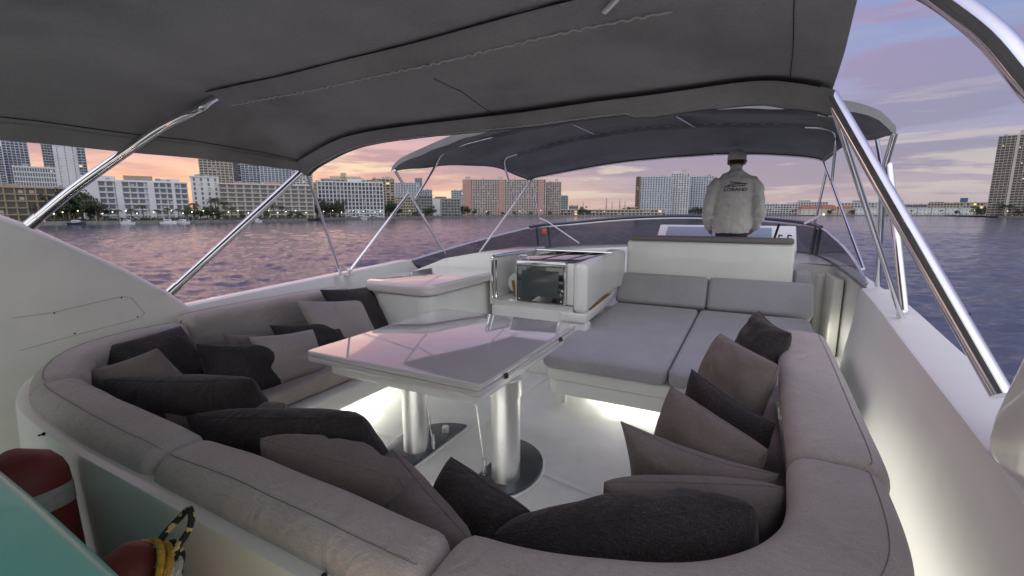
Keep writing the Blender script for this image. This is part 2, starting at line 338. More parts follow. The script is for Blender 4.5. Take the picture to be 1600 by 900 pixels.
# ================================================================== WATER, SHORE
wb = MB(); R = 30000
wb.grid([[(-R, -R, 0), (R, -R, 0)], [(-R, R, 0), (R, R, 0)]])
water = wb.build('water', M['water']); water.location = (0, 0, WATER_Z - .45); tag(water, kind='structure')
import numpy as np
NR, NA = 560, 620
rr_ = 6 * (1300 / 6) ** (np.arange(NR) / (NR - 1)); aa_ = YAW + np.radians(np.linspace(75, -75, NA))
def wave_patch():
    rg, ag = np.meshgrid(rr_, aa_, indexing='ij'); x = -np.sin(ag) * rg; y = np.cos(ag) * rg; z = np.zeros_like(x)
    rs = np.random.RandomState(3)
    # sum of many short-crested wind waves running across the bay
    for k in range(80):
        L = 0.6 * (5.5 / .6) ** rs.rand(); th = math.radians(117) + rs.randn() * .42; kx, ky = np.cos(th) * 6.283 / L, np.sin(th) * 6.283 / L
        ph = x * kx + y * ky + rs.rand() * 6.28 + 1.2 * np.sin(x * .05 * rs.rand() + y * .06 * rs.rand() + k)
        a = 0.0064 * L ** .85; fade = np.clip((L * 110 - rg) / (L * 70), 0, 1)
        z += a * fade * (np.sin(ph) + .25 * np.sin(2 * ph + 1.5))
    z[-1] = -.5; z[0] = -.5; z[:, 0] = -.5; z[:, -1] = -.5
    me = bpy.data.meshes.new('waves'); me.vertices.add(NR * NA); me.vertices.foreach_set('co', np.stack([x, y, z], -1).astype(np.float32).ravel())
    i, j = np.meshgrid(np.arange(NR - 1), np.arange(NA - 1), indexing='ij'); v = i * NA + j
    q = np.stack([v, v + 1, v + NA + 1, v + NA], -1).reshape(-1); nf = (NR - 1) * (NA - 1)
    me.loops.add(nf * 4); me.loops.foreach_set('vertex_index', q.astype(np.int32)); me.polygons.add(nf)
    me.polygons.foreach_set('loop_start', np.arange(0, nf * 4, 4, dtype=np.int32)); me.polygons.foreach_set('use_smooth', [True] * nf); me.update(calc_edges=True); me.materials.append(M['water'])
    o = bpy.data.objects.new('water_waves', me); C.objects.link(o); o.location = (0, 0, WATER_Z); tag(o, kind='structure')
wave_patch()
RZ = YAW
def cw(x, d, z=0):   # across, away (camera heading), height -> scene
    return Vector((x * math.cos(RZ) - d * math.sin(RZ), x * math.sin(RZ) + d * math.cos(RZ), z))
def acr(px, D):      # across-distance of a bearing at distance D
    return (px - 800) / F * D * math.cos(P) * 1.0
def hgt(py, D):      # height of a sight line at distance D
    v = (450 - py) / F
    return ZC + D * (-math.sin(P) + v * math.cos(P)) / (math.cos(P) + v * math.sin(P))
GZ = WATER_Z + 1.6
M['land'] = mat('shore_soil', (0.09, 0.09, 0.06), 0.9, noise_amt=0.4, nscale=0.05)
M['seawall'] = mat('seawall_concrete', (0.20, 0.19, 0.18), 0.8, noise_amt=0.3, nscale=0.4)
shore = [(-700, 215), (-60, 240), (165, 268), (310, 300), (480, 372), (500, 430), (600, 500), (720, 640), (880, 800), (1035, 880), (1180, 1000), (1330, 900), (1530, 860), (1560, 640), (1700, 560), (2600, 420)]
sp = [(acr(px, D), D) for px, D in shore]
lb = MB()
lb.grid([[cw(x, d, WATER_Z - 1) for x, d in sp], [cw(x, d, GZ) for x, d in sp], [cw(x * 1.0, d + 3, GZ + .05) for x, d in sp], [cw(x * 8, d * 8 + 3000, GZ + 0.3) for x, d in sp]])
land = lb.build('shore_ground', M['land'], smooth=False); tag(land, kind='structure')
sw = MB(); sw.grid([[cw(x, d - .4, WATER_Z - 1) for x, d in sp], [cw(x, d - .4, GZ + .5) for x, d in sp], [cw(x, d + .1, GZ + .5) for x, d in sp], [cw(x, d + .1, GZ) for x, d in sp]])
so = sw.build('seawall', M['seawall'], smooth=False); tag(so, 'long low concrete seawall along the far shore of the bay', 'wall')
def shore_d(px):
    for (a, da), (b, db) in zip(shore, shore[1:]):
        if a <= px <= b: return da + (db - da) * (px - a) / (b - a)
    return 600

# ------------------------------------------------------------------ buildings
def bmat(n, c, amt=0.08): return mat(n, c, 0.75, noise_amt=amt, nscale=0.15)
W = {'white': bmat('stucco_white', (0.64, 0.65, 0.68)), 'blue': bmat('stucco_bluewhite', (0.50, 0.54, 0.62)), 'tan': bmat('stucco_tan', (0.36, 0.30, 0.21)), 'beige': bmat('stucco_beige', (0.50, 0.44, 0.36)),
     'pink': bmat('stucco_pink', (0.52, 0.45, 0.44)), 'rose': bmat('stucco_rose', (0.45, 0.27, 0.25)), 'grey': bmat('concrete_grey', (0.30, 0.31, 0.33)), 'cream': bmat('stucco_cream', (0.56, 0.52, 0.46)),
     'red': bmat('roof_tile_red', (0.33, 0.12, 0.07), 0.2), 'bluer': bmat('roof_blue', (0.06, 0.13, 0.22)), 'brown': bmat('stucco_brown', (0.26, 0.17, 0.13))}
G = {'navy': mat('glass_navy', (0.025, 0.035, 0.06), 0.15), 'dark': mat('glass_dark', (0.05, 0.055, 0.065), 0.2), 'teal': mat('glass_teal', (0.06, 0.13, 0.17), 0.12), 'grey': mat('glass_greyblue', (0.11, 0.13, 0.17), 0.2), 'rail': mat('glass_railing', (0.22, 0.24, 0.28), 0.25)}
M['lit'] = mat('lit_room', (0.8, 0.6, 0.4), emit=(1.0, 0.62, 0.28), estr=0.8)
M['lit2'] = mat('lit_room_white', (0.8, 0.8, 0.8), emit=(1.0, 0.85, 0.65), estr=1.2)
def building(name, label, px0, px1, ytop, D, floors, bays, wall='white', glass='dark', depth=None, slab=0.9, pier=0.18, blanks=(), yaw=0, grid=None, cat='building', band_h=0.55, roofs=(), lit=0.02, group=None, slabmat=None, wscale=0.7, overhang=0.6, panelmat=None):
    D = max(D, shore_d(max(-690, min(1700, (px0 + px1) / 2))) + 22); H = hgt(ytop, D) - GZ
    um = (px0 + px1) / 2 - 800; xm = acr(800 + um, D); n_ = Vector((xm, D)).normalized(); tv = Vector((n_.y, -n_.x))
    def hit(px):
        d_ = Vector((acr(px, 1), 1)); return d_ * (Vector((xm, D)).dot(n_) / d_.dot(n_))
    pl_, pr2 = hit(px0), hit(px1); Wd = (pr2 - pl_).length
    depth = depth or min(Wd, 22)
    r = empty(name, cw(pl_.x, pl_.y, GZ), RZ + math.radians(yaw) + math.atan2(-n_.x, n_.y)); tag(r, label, cat, group)
    wm = W[wall]; gm = G[glass]; sm = W[slabmat] if slabmat else wm
    MB().box(0, Wd, 0, depth, 0, H).build('wall', wm, r, smooth=False)
    MB().box(-.4, Wd + .4, -.5, depth + .3, H, H + .9).build('parapet', wm, r, smooth=False)
    fh = H / floors; bw = Wd / bays
    rnd = random.Random(name + label)
    isblank = lambda f: any(a <= f <= b for a, b in blanks)
    cells = floors * bays
    grid = (cells <= 100) if grid is None else grid
    if grid:
        me = MB().box(-bw * wscale / 2, bw * wscale / 2, -.12, .05, fh * .18, fh * .82).mesh('window', gm, smooth=False)
        ml = me.copy(); ml.materials.clear(); ml.materials.append(M['lit'])
        for i in range(floors):
            for j in range(bays):
                f = (j + .5) / bays
                if isblank(f): continue
                o = bpy.data.objects.new('window', ml if rnd.random() < lit * .5 else me); C.objects.link(o); o.parent = r; o.location = (bw * (j + .5), 0, fh * i)
    else:
        # glazing runs of every storey between the blank bays
        segs = []; c = 0
        for a, b in sorted(blanks):
            if a > c: segs.append((c, a))
            c = max(c, b)
        if c < 1: segs.append((c, 1))
        for a, b in segs:
            me = MB().box(a * Wd + .2, b * Wd - .2, -.14, .05, fh * (1 - band_h) * .55, fh * (1 - band_h) * .55 + fh * band_h).mesh('window', gm, smooth=False)
            for i in range(min(floors, 45)):
                o = bpy.data.objects.new('window', me); C.objects.link(o); o.parent = r; o.location = (0, 0, fh * i)
        nl = int(floors * bays * lit * .5)
        if nl:
            me = MB().box(0, bw * .35, -.2, -.15, fh * .25, fh * .6).mesh('window', M['lit'], smooth=False)
            for _ in range(min(nl, 14)):
                j = rnd.randrange(bays)
                if isblank((j + .5) / bays): continue
                o = bpy.data.objects.new('window', me); C.objects.link(o); o.parent = r; o.location = (bw * (j + .2), 0, fh * rnd.randrange(floors))
    cm = MB().box(-bw * .22, bw * .22, -.19, -.15, fh * .22, fh * .66).mesh('curtain', W['grey' if rnd.random() < .5 else 'cream'], smooth=False)
    for _ in range(min(95, int(cells * .16))):
        j = rnd.randrange(bays)
        if isblank((j + .5) / bays): continue
        o = bpy.data.objects.new('curtain', cm); C.objects.link(o); o.parent = r; o.location = (bw * (j + .5) + rnd.uniform(-.15, .15) * bw, 0, fh * rnd.randrange(floors))
    for _ in range(rnd.randrange(3, 7)):
        xx = rnd.uniform(.05, .9) * Wd; w_ = rnd.uniform(1.2, 3.5); MB().box(xx, min(Wd, xx + w_), depth * .1, depth * .1 + 2, H + .9, H + .9 + rnd.uniform(.6, 2.0)).build('roof_unit', W['grey'], r, smooth=False)
    for a, b in blanks:
        MB().box(a * Wd, b * Wd, -(slab + .15), .1, 0, H + .2).build('wall_panel', W[panelmat] if panelmat else wm, r, smooth=False)
    if slab > 0:
        me = MB().box(-.2, Wd + .2, -slab, .05, -.22, .22).mesh('floor_slab', sm, smooth=False)
        for i in range(1, floors + 1):
            o = bpy.data.objects.new('floor_slab', me); C.objects.link(o); o.parent = r; o.location = (0, 0, fh * i)
    if pier > 0:
        me = MB().box(-bw * pier / 2, bw * pier / 2, -slab - .1, .06, 0, H).mesh('pier', wm, smooth=False)
        for j in range(bays + 1):
            if isblank(j / bays) and 0 < j < bays: continue
            o = bpy.data.objects.new('pier', me); C.objects.link(o); o.parent = r; o.location = (bw * j, 0, 0)
    for (a, b, hh, mm) in roofs:
        MB().box(a * Wd, b * Wd, depth * .2, depth * .8, H + .9, H + .9 + hh).build('roof_house', W[mm], r, smooth=False)
    return r
AB = 'apartment_building'; TW = 'residential_tower'
building(AB, 'low tan apartment block with open balconies at the far left end of the shore', -60, 122, 293, 262, 5, 11, 'tan', 'dark', slab=1.6, pier=.10, lit=.03, slabmat='tan', roofs=((.2, .5, 1.5, 'tan'),))
building(TW, 'blue glass tower with white fins cut off by the left picture edge', -60, 20, 226, 430, 30, 8, 'blue', 'navy', slab=1.2, pier=.16)
building(TW, 'tallest blue tower at far left rising behind the curved white block', 21, 60, 160, 470, 44, 6, 'blue', 'navy', slab=1.2, pier=.22)
building(AB, 'short white block with patterned windows in front of the tall left towers', 32, 97, 262, 330, 11, 16, 'white', 'grey', slab=.5, pier=.3, band_h=.6)
building(TW, 'slim dark tower section left of the blank white slab tower', 81, 98, 226, 420, 28, 4, 'blue', 'navy', slab=1, pier=.15)
building(TW, 'white slab tower with almost blank side wall and one column of tiny windows', 98, 134, 170, 400, 40, 3, 'white', 'navy', slab=0, pier=0, grid=True, wscale=.08)
building(TW, 'narrow balcony tower attached to the right of the white slab tower', 134, 147, 170, 404, 40, 2, 'blue', 'navy', slab=2.0, pier=0)
building(AB, 'white eight storey block with wide balcony bays and white vertical wall strips', 133, 297, 284, 285, 7, 14, 'white', 'grey', slab=1.3, pier=.07, blanks=((0, .15), (.30, .36), (.60, .665), (.835, .87)), roofs=((.0, .3, 2.4, 'white'), (.38, .66, 3.2, 'tan'), (.7, .93, 1.8, 'white')), lit=.03)
building(AB, 'plain white end wing with small square windows beside the long balcony block', 303, 347, 277, 384, 9, 4, 'white', 'grey', slab=0, pier=0, wscale=.3, lit=.05)
building(AB, 'long cream eight storey balcony block behind lit palms on the left shore', 346, 491, 289, 386, 8, 12, 'cream', 'grey', slab=1.5, pier=.09, slabmat='cream', roofs=((.15, .3, 1.5, 'rose'), (.45, .62, 1.6, 'rose')), lit=.03)
building(TW, 'white and brown tower rising behind the plain white end wing', 319, 370, 250, 600, 22, 8, 'cream', 'dark', slab=1.2, pier=.2)
building(TW, 'dark navy tower between paler towers under the canopy corner', 349, 384, 225, 660, 32, 6, 'grey', 'navy', slab=.4, pier=.05, band_h=.8)
building(TW, 'blue grey tower right of the dark navy tower', 383, 412, 232, 640, 30, 5, 'blue', 'navy', slab=1.2, pier=.2)
building(TW, 'wide pale tower group behind the diagonal canopy pole', 412, 462, 238, 650, 30, 9, 'blue', 'grey', slab=1.2, pier=.3)
building(TW, 'pale tower with striped front just left of the canopy corner leg', 461, 492, 245, 640, 28, 6, 'white', 'grey', slab=1.2, pier=.3)
building(AB, 'navy glass block with white window grid above the lit white terrace', 499, 600, 285, 470, 9, 18, 'white', 'navy', slab=.7, pier=.26, grid=False, band_h=.78, roofs=((.45, .75, 3, 'white'),), lit=.015)
building(AB, 'grey narrow wing at the left end of the navy glass block', 493, 502, 286, 480, 9, 2, 'beige', 'grey', slab=.6, pier=.2)
building(TW, 'beige flat roofed tower seen over the top of the navy glass block', 505, 592, 281, 600, 12, 12, 'beige', 'dark', slab=.8, pier=.2, roofs=((.15, .7, 3.5, 'beige'), (.34, .44, 8, 'beige')))
building(TW, 'beige tower with stacked balconies right of the navy glass block', 584, 618, 280, 590, 14, 5, 'beige', 'dark', slab=1.6, pier=.15, roofs=((.6, .8, 3, 'beige'),))
building(AB, 'grey framed mid rise block behind the crossing canopy legs', 618, 650, 308, 585, 7, 8, 'beige', 'dark', slab=.8, pier=.16, lit=.03)
building(AB, 'grey block with open balconies right of the crossing canopy legs', 650, 676, 306, 590, 7, 6, 'grey', 'dark', slab=1, pier=.12)
building(AB, 'low grey block with plain white end wall left of the pink tower', 676, 719, 311, 610, 6, 9, 'grey', 'dark', slab=.6, pier=.25, blanks=((0, .28),), panelmat='white', roofs=((.1, .5, 2.4, 'brown'),))
building(TW, 'distant white tower between the canopy legs', 619, 656, 286, 1100, 20, 9, 'blue', 'grey', slab=.8, pier=.3)
building(TW, 'distant slender blue glass tower, tallest between the canopy legs', 650, 661, 279, 1250, 26, 3, 'grey', 'teal', slab=.3, pier=.05, band_h=.85)
building(TW, 'distant stepped grey tower right of the slender blue tower', 657, 676, 297, 1150, 14, 5, 'blue', 'dark', slab=.8, pier=.2)
building(TW, 'distant pale green tower just left of the pink tower', 706, 725, 298, 980, 13, 5, 'blue', 'teal', slab=.8, pier=.2)
building(TW, 'long pink and white condominium tower across the water', 724, 852, 281, 790, 21, 34, 'pink', 'dark', slab=1.2, pier=.34, blanks=((.0, .10), (.43, .49), (.91, .97)), panelmat='rose', roofs=((.03, .08, 5, 'pink'), (.42, .48, 5, 'pink')), lit=.012, slabmat='pink')
building(TW, 'lower pink end tower attached right of the long condominium', 852, 876, 285, 800, 20, 7, 'pink', 'dark', slab=1.4, pier=.3, roofs=((.6, .8, 5, 'pink'),))
building(TW, 'small teal glass tower right of the pink condominium', 876, 887, 307, 900, 9, 3, 'grey', 'teal', slab=.4, pier=.1, band_h=.85)
building(AB, 'small dark house block right of the teal glass tower', 889, 903, 322, 900, 3, 4, 'grey', 'dark', slab=.3, pier=.2)
building('parking_deck', 'long low parking deck with lit levels below the sunset', 870, 1040, 328, 830, 2, 30, 'cream', 'dark', slab=1.5, pier=.05, depth=30, lit=.05, cat='parking deck')
building(TW, 'brown side wing at the left of the blue white condominium', 992, 998, 277, 910, 21, 1, 'brown', 'dark', slab=1.5, pier=.2)
building(TW, 'blue white condominium left wing with rows of square windows', 997, 1046, 276, 905, 22, 12, 'blue', 'navy', slab=.7, pier=.45, yaw=4, lit=.01)
building(TW, 'taller centre section of the blue white condominium with roof house', 1045, 1074, 271, 900, 23, 7, 'white', 'navy', slab=1.2, pier=.42, roofs=((.1, .5, 4, 'white'), (.55, .8, 8, 'beige')))
building(TW, 'blue white condominium right wing beside the man', 1073, 1112, 276, 910, 22, 10, 'blue', 'navy', slab=.7, pier=.45, yaw=-4, roofs=((.75, .85, 3, 'grey'),), lit=.01)
building(AB, 'white five storey block right of the man at the helm', 1180, 1250, 319, 1020, 5, 16, 'white', 'dark', slab=1, pier=.2, roofs=((.2, .9, 2, 'white'),))
building(AB, 'white block with roof structures behind the red roofed houses', 1225, 1292, 316, 1120, 6, 16, 'white', 'dark', slab=1, pier=.25, roofs=((.3, .6, 3.5, 'grey'),))
building(AB, 'small white block seen between the starboard canopy legs', 1308, 1370, 317, 1130, 5, 12, 'white', 'dark', slab=1, pier=.25, roofs=((.35, .6, 5, 'grey'),))
building(AB, 'far pale tower stub behind the slanting chrome tube', 1372, 1408, 313, 1300, 8, 6, 'beige', 'dark', slab=.8, pier=.3)
building(AB, 'cream block under a long blue roof on the right shore', 1448, 1540, 317, 960, 4, 18, 'beige', 'dark', slab=.8, pier=.25, roofs=((.02, .28, 1.6, 'bluer'), (.55, .68, 9, 'bluer')), lit=.04)
building(AB, 'grey low block in the gap right of the slanting chrome tube', 1408, 1450, 320, 1100, 4, 10, 'grey', 'dark', slab=.8, pier=.25)
building(TW, 'tall beige balcony tower at the right edge of the skyline', 1541, 1650, 209, 600, 31, 16, 'beige', 'dark', slab=2.0, pier=.12, depth=30, yaw=0, roofs=((.3, .95, 6, 'pink'),), lit=.07, slabmat='pink', band_h=.6, blanks=((.27, .31), (.6, .635)), panelmat='cream')
def house(label, px0, px1, ytop, yeave, D, wall, group, cat='townhouse', roofm='red', n=4):
    x0, x1 = acr(px0, D), acr(px1, D); Wd = x1 - x0; H = hgt(yeave, D) - GZ; Hr = hgt(ytop, D) - GZ
    r = empty('townhouse', cw(x0, D, GZ), RZ); tag(r, label, cat, group)
    MB().box(0, Wd, 0, 12, 0, H).build('wall', W[wall], r, smooth=False)
    b = MB(); b.grid([[(-.8, -.8, H), (Wd + .8, -.8, H)], [(Wd * .12, 6, Hr), (Wd * .88, 6, Hr)], [(-.8, 12.8, H), (Wd + .8, 12.8, H)]])
    b.grid([[(-.8, -.8, H), (-.8, 12.8, H)], [(Wd * .12, 6, Hr), (Wd * .12, 6, Hr)]]); b.grid([[(Wd + .8, -.8, H), (Wd + .8, 12.8, H)], [(Wd * .88, 6, Hr), (Wd * .88, 6, Hr)]])
    b.build('roof', W[roofm], r, smooth=False)
    me = MB().box(-.9, .9, -.12, .05, -.8, .8).mesh('window', G['dark'], smooth=False)
    for i in range(n):
        for z in (H * .28, H * .72):
            o = bpy.data.objects.new('window', me); C.objects.link(o); o.parent = r; o.location = (Wd * (i + .5) / n, 0, z)
hl_ = [('cream house with red tiled roof, leftmost of the red roofed row', 1252, 1283), ('cream house with red tiled roof, second from the left in its row', 1284, 1308), ('cream house with red tiled roof, between two canopy legs', 1310, 1333)]
for i, (l, a, b) in enumerate(hl_): house(l, a, b, 321 - (i % 2), 326, 930, 'cream', 'red roofed houses on the far shore')
tw_ = ['pale flat roofed townhouse just right of the red roofed row', 'pale flat roofed townhouse left of the chrome tubes', 'pale flat roofed townhouse right of the slanting chrome tube', 'pale flat roofed townhouse in the middle of the right shore', 'pale flat roofed townhouse under the left end of the blue roof', 'pale flat roofed townhouse under the middle of the blue roof', 'pale flat roofed townhouse left of the palms by the tall tower']
for l, a, b in zip(tw_, (1336, 1356, 1414, 1434, 1456, 1478, 1500), (1354, 1373, 1432, 1454, 1476, 1498, 1520)):
    house(l, a, b, 324, 325, 905, 'white', 'pale townhouses on the right shore', roofm='grey', n=3)
# lit white terrace in front of the navy block
tr = empty('terrace', cw(acr(540, 440), 440, GZ), RZ); tag(tr, 'white wavy two level terrace with small lights below the navy glass block', 'terrace')
Wt = acr(598, 440) - acr(540, 440)
for lv, z in enumerate((1.5, 4.3, 7.0)):
    b = MB(); rows = []
    for k in range(25):
        x = Wt * k / 24; zz_ = z + 0.7 * math.sin(k * .8 + lv * 1.9)
        rows.append([(x, 0, zz_), (x, 6, zz_), (x, 6, zz_ + .7), (x, 0, zz_ + .7)])
    b.grid(rows, closed=True, cap=True).build('deck_level', W['white'], tr, smooth=False)
for k in range(9): MB().box(Wt * k / 8 - .25, Wt * k / 8 + .25, 1, 1.5, 0, 7.2).build('column', W['white'], tr, smooth=False)

# ------------------------------------------------------------------ vegetation
M['leaf'] = mat('leaf_dark', (0.035, 0.055, 0.03), 0.7, noise_amt=0.5, nscale=0.6)
M['leaf2'] = mat('leaf_mid', (0.06, 0.085, 0.04), 0.7, noise_amt=0.5, nscale=0.6)
M['bark'] = mat('bark', (0.12, 0.09, 0.07), 0.9, noise_amt=0.3, nscale=3)
def broad_tree(seed):
    rn = random.Random(seed); r = empty('tree'); b = MB()
    b.tube([(0, 0, 0), (.1, 0, 2), (.2, .1, 3.6)], .3, 7, radii=[.38, .28, .2])
    for k in range(5):
        a = k * 1.26 + rn.random(); b.tube([(.1, 0, 2.3), (math.cos(a) * 1.6, math.sin(a) * 1.6, 4), (math.cos(a) * 2.6, math.sin(a) * 2.6, 5.4)], .1, 5, radii=[.16, .1, .04])
    b.build('trunk', M['bark'], r)
    c = MB(); bm = c.bm
    cl_ = [(Vector((rn.gauss(0, 1.7), rn.gauss(0, 1.5), 4.6 + rn.gauss(0, 1.1))), rn.uniform(.7, 1.5)) for _ in range(16)]
    for cc, rr in cl_:
        for _ in range(70):
            d = Vector((rn.gauss(0, 1), rn.gauss(0, 1), rn.gauss(0, .8))).normalized() * rr * rn.uniform(.6, 1.05); p_ = cc + d
            u = Vector((rn.gauss(0, 1), rn.gauss(0, 1), rn.gauss(0, 1))).normalized() * .28; w = u.cross(d.normalized() + Vector((0, 0, .3))).normalized() * .2
            bm.faces.new([bm.verts.new(q) for q in (p_ - u, p_ + w, p_ + u, p_ - w)])
    c.build('crown', M['leaf'] if seed % 2 else M['leaf2'], r, smooth=False, recalc=False)
    return r
def palm(seed):
    rn = random.Random(seed); r = empty('palm_tree'); H = 7 + rn.random() * 1.5
    MB().tube(smooth_path([(0, 0, 0), (.15, 0, H * .4), (.1, .1, H)], 5), .2, 7).build('trunk', M['bark'], r)
    c = MB(); bm = c.bm
    for k in range(22):
        a = k * 2.4 + rn.random() * .3; L = rn.uniform(2.4, 3.2); up = rn.uniform(-.2, 1.0)
        dv = Vector((math.cos(a), math.sin(a), 0)); sd_ = Vector((-math.sin(a), math.cos(a), 0)); prev = None
        for s in range(10):
            t = s / 9; p_ = Vector((.1, .1, H)) + dv * (L * t) + Vector((0, 0, up * L * .6 * t - 1.5 * t * t * L * .55))
            if s:
                for sg in (-1, 1):
                    tip = p_ + sd_ * sg * (.75 * math.sin(math.pi * min(1, t * 1.0 + .1)) + .1) + Vector((0, 0, -.35))
                    bm.faces.new([bm.verts.new(q) for q in (prev, p_, tip)])
            prev = p_.copy()
    c.build('crown', M['leaf2'], r, smooth=False, recalc=False)
    return r
def pine(seed):
    rn = random.Random(seed); r = empty('pine_tree')
    MB().tube([(0, 0, 0), (0, 0, 21)], .3, 6, radii=[.4, .1]).build('trunk', M['bark'], r)
    c = MB(); bm = c.bm
    for k in range(300):
        z = rn.uniform(2, 21.5); rr = (1 - z / 24) * 2.3 * rn.uniform(.5, 1); a = rn.random() * 6.28
        p_ = Vector((math.cos(a) * rr, math.sin(a) * rr, z)); u = Vector((math.cos(a), math.sin(a), -.2)) * .6; w = Vector((-math.sin(a), math.cos(a), 0)) * .35
        bm.faces.new([bm.verts.new(q) for q in (p_ - u, p_ + w, p_ + u, p_ - w)])
    c.build('crown', M['leaf'], r, smooth=False, recalc=False)
    return r
protos = {'t': [broad_tree(s) for s in (1, 2, 3)], 'p': [palm(s) for s in (4, 5, 6)], 'n': [pine(s) for s in (8, 9)]}
used = set()
def plant(kind, px, off, scale, label, group, i=0):
    scale *= 1.55 if px < 200 else 1.25 if px < 620 else 1.15
    D = shore_d(px) + off; o = protos[kind][i % len(protos[kind])]
    if o.name in used: o = copy_tree(o)
    else: used.add(o.name)
    o.location = cw(acr(px, D), D, GZ); o.rotation_euler = (0, 0, px * 1.7); o.scale = (scale,) * 3
    tag(o, label, {'t': 'tree', 'p': 'palm tree', 'n': 'pine tree'}[kind], group)
where = [(-60, 165, 'the tan block at far left'), (165, 300, 'the white eight storey block'), (300, 495, 'the long cream balcony block'), (495, 540, 'the left end of the navy block'), (540, 620, 'the white terrace'), (620, 724, 'the grey mid rise blocks'), (724, 880, 'the pink condominium'), (880, 1000, 'the parking deck'), (1000, 1180, 'the blue white condominium'), (1180, 1335, 'the red roofed houses'), (1335, 1540, 'the pale townhouses'), (1540, 1700, 'the tall beige tower at right')]
def place_of(px):
    for a, b, t in where:
        if a <= px < b: return t
plants = [('t', 76, 8, 1.0), ('t', 90, 10, 1.25), ('t', 103, 8, 1.35), ('t', 116, 9, 1.5), ('t', 128, 8, 1.45), ('t', 140, 8, 1.2), ('t', 152, 8, 1.0), ('p', 110, 5, 1.35), ('p', 151, 5, .95),
          ('p', 205, 4, .75), ('p', 224, 4, .95), ('p', 245, 4, .75), ('p', 262, 4, .8), ('p', 278, 4, .75), ('p', 292, 4, .8), ('p', 184, 4, .6), ('t', 303, 8, 1.0), ('t', 313, 10, .95), ('p', 305, 6, 1.1), ('t', 324, 6, 1.0), ('t', 332, 6, 1.0), ('t', 340, 6, .9), ('p', 338, 8, 1.6), ('p', 352, 8, 1.25), ('t', 380, 6, .6), ('t', 398, 6, .7), ('t', 415, 6, .75), ('p', 428, 6, 1.1), ('p', 440, 6, 1.1), ('t', 452, 6, .7), ('t', 466, 6, .7), ('p', 362, 6, .9), ('p', 408, 6, 1.0),
          ('t', 496, 12, 1.6), ('t', 503, 10, 1.9), ('t', 512, 10, 1.6), ('t', 522, 10, 1.9), ('t', 531, 9, 1.7), ('t', 607, 20, 1.6), ('t', 613, 18, 2.1), ('t', 621, 20, 1.5), ('t', 648, 10, .8), ('t', 668, 10, 1.3), ('t', 676, 10, 1.5), ('t', 722, 12, 1.9), ('t', 731, 10, 1.6), ('t', 740, 10, 1.2), ('t', 763, 8, .9), ('t', 785, 8, .8), ('t', 805, 8, .8), ('t', 830, 8, .9), ('t', 860, 8, .9),
          ('t', 905, 5, 1.4), ('t', 912, 5, 1.8), ('t', 919, 5, 1.3), ('n', 902, 160, .95), ('n', 911, 180, 1.1), ('n', 947, 180, 1.45), ('n', 956, 190, 1.1), ('n', 968, 180, 1.4), ('n', 976, 200, 1.2), ('t', 985, 120, 2.2), ('t', 975, 120, 1.8), ('t', 1078, 10, 1.4), ('t', 1085, 10, 1.8), ('t', 1092, 10, 2.0), ('t', 1099, 10, 2.1), ('p', 1238, 8, 1.1), ('p', 1243, 8, 1.2), ('t', 1296, 6, 1.3), ('p', 1301, 6, 1.3), ('t', 1332, 6, 1.4), ('t', 1345, 40, 1.6), ('t', 1362, 60, 1.7), ('t', 1378, 20, 1.2), ('t', 1400, 20, 1.4), ('p', 1424, 5, 1.0), ('p', 1470, 5, 1.0), ('t', 1494, 20, 1.2), ('t', 1526, 20, 1.9), ('t', 1534, 20, 1.8), ('t', 1542, 10, 1.3), ('p', 1550, 10, 1.6), ('p', 1560, 10, 1.9), ('p', 1568, 12, 1.8), ('p', 1577, 10, 1.7), ('p', 1586, 10, 1.4), ('t', 1592, 8, 1.1), ('t', 1604, 8, 1.3)]
cnt = {}
for i, (k, px, off, s) in enumerate(plants):
    pl = place_of(px); key = (k, pl); cnt[key] = cnt.get(key, 0) + 1
ordn = {}
words_ = ['first', 'second', 'third', 'fourth', 'fifth', 'sixth', 'seventh', 'eighth', 'ninth', 'tenth', 'eleventh', 'twelfth', 'thirteenth', 'fourteenth']
for i, (k, px, off, s) in enumerate(sorted(plants, key=lambda q: q[1])):
    pl = place_of(px); key = (k, pl); n = ordn.get(key, 0); ordn[key] = n + 1
    kn = {'t': 'bushy dark tree', 'p': 'palm tree', 'n': 'thin dark pine'}[k]
    lab = f'{kn} standing before {pl}' if cnt[key] == 1 else f'{words_[n]} {kn} from the left before {pl}' if k != 'n' else f'{words_[n]} thin dark pine from the left against the sunset behind the parking deck'
    plant(k, px, off, s, lab, {'t': 'bushy trees along the far shore', 'p': 'palms along the far shore', 'n': 'thin pines behind the parking deck'}[k], i)
sb = MB(); rn = random.Random(5)
for px in range(60, 1640, 2):
    if rn.random() < .25: continue
    D = shore_d(px) + 2.5; c0 = cw(acr(px + rn.random() * 2, D), D, GZ); hh = rn.uniform(.6, 2.2) * (1 + D / 700)
    for _ in range(14):
        p_ = c0 + Vector((rn.gauss(0, 1.0), rn.gauss(0, 1.0), rn.random() * hh)); u = Vector((rn.gauss(0, 1), rn.gauss(0, 1), rn.gauss(0, 1))).normalized() * .5; w = u.orthogonal().normalized() * .4
        sb.bm.faces.new([sb.bm.verts.new(q) for q in (p_ - u, p_ + w, p_ + u, p_ - w)])
tag(sb.build('shoreline_shrubs', M['leaf2'], smooth=False, recalc=False), 'low green shrubs growing all along the far seawall', 'shrubs', kind='stuff')
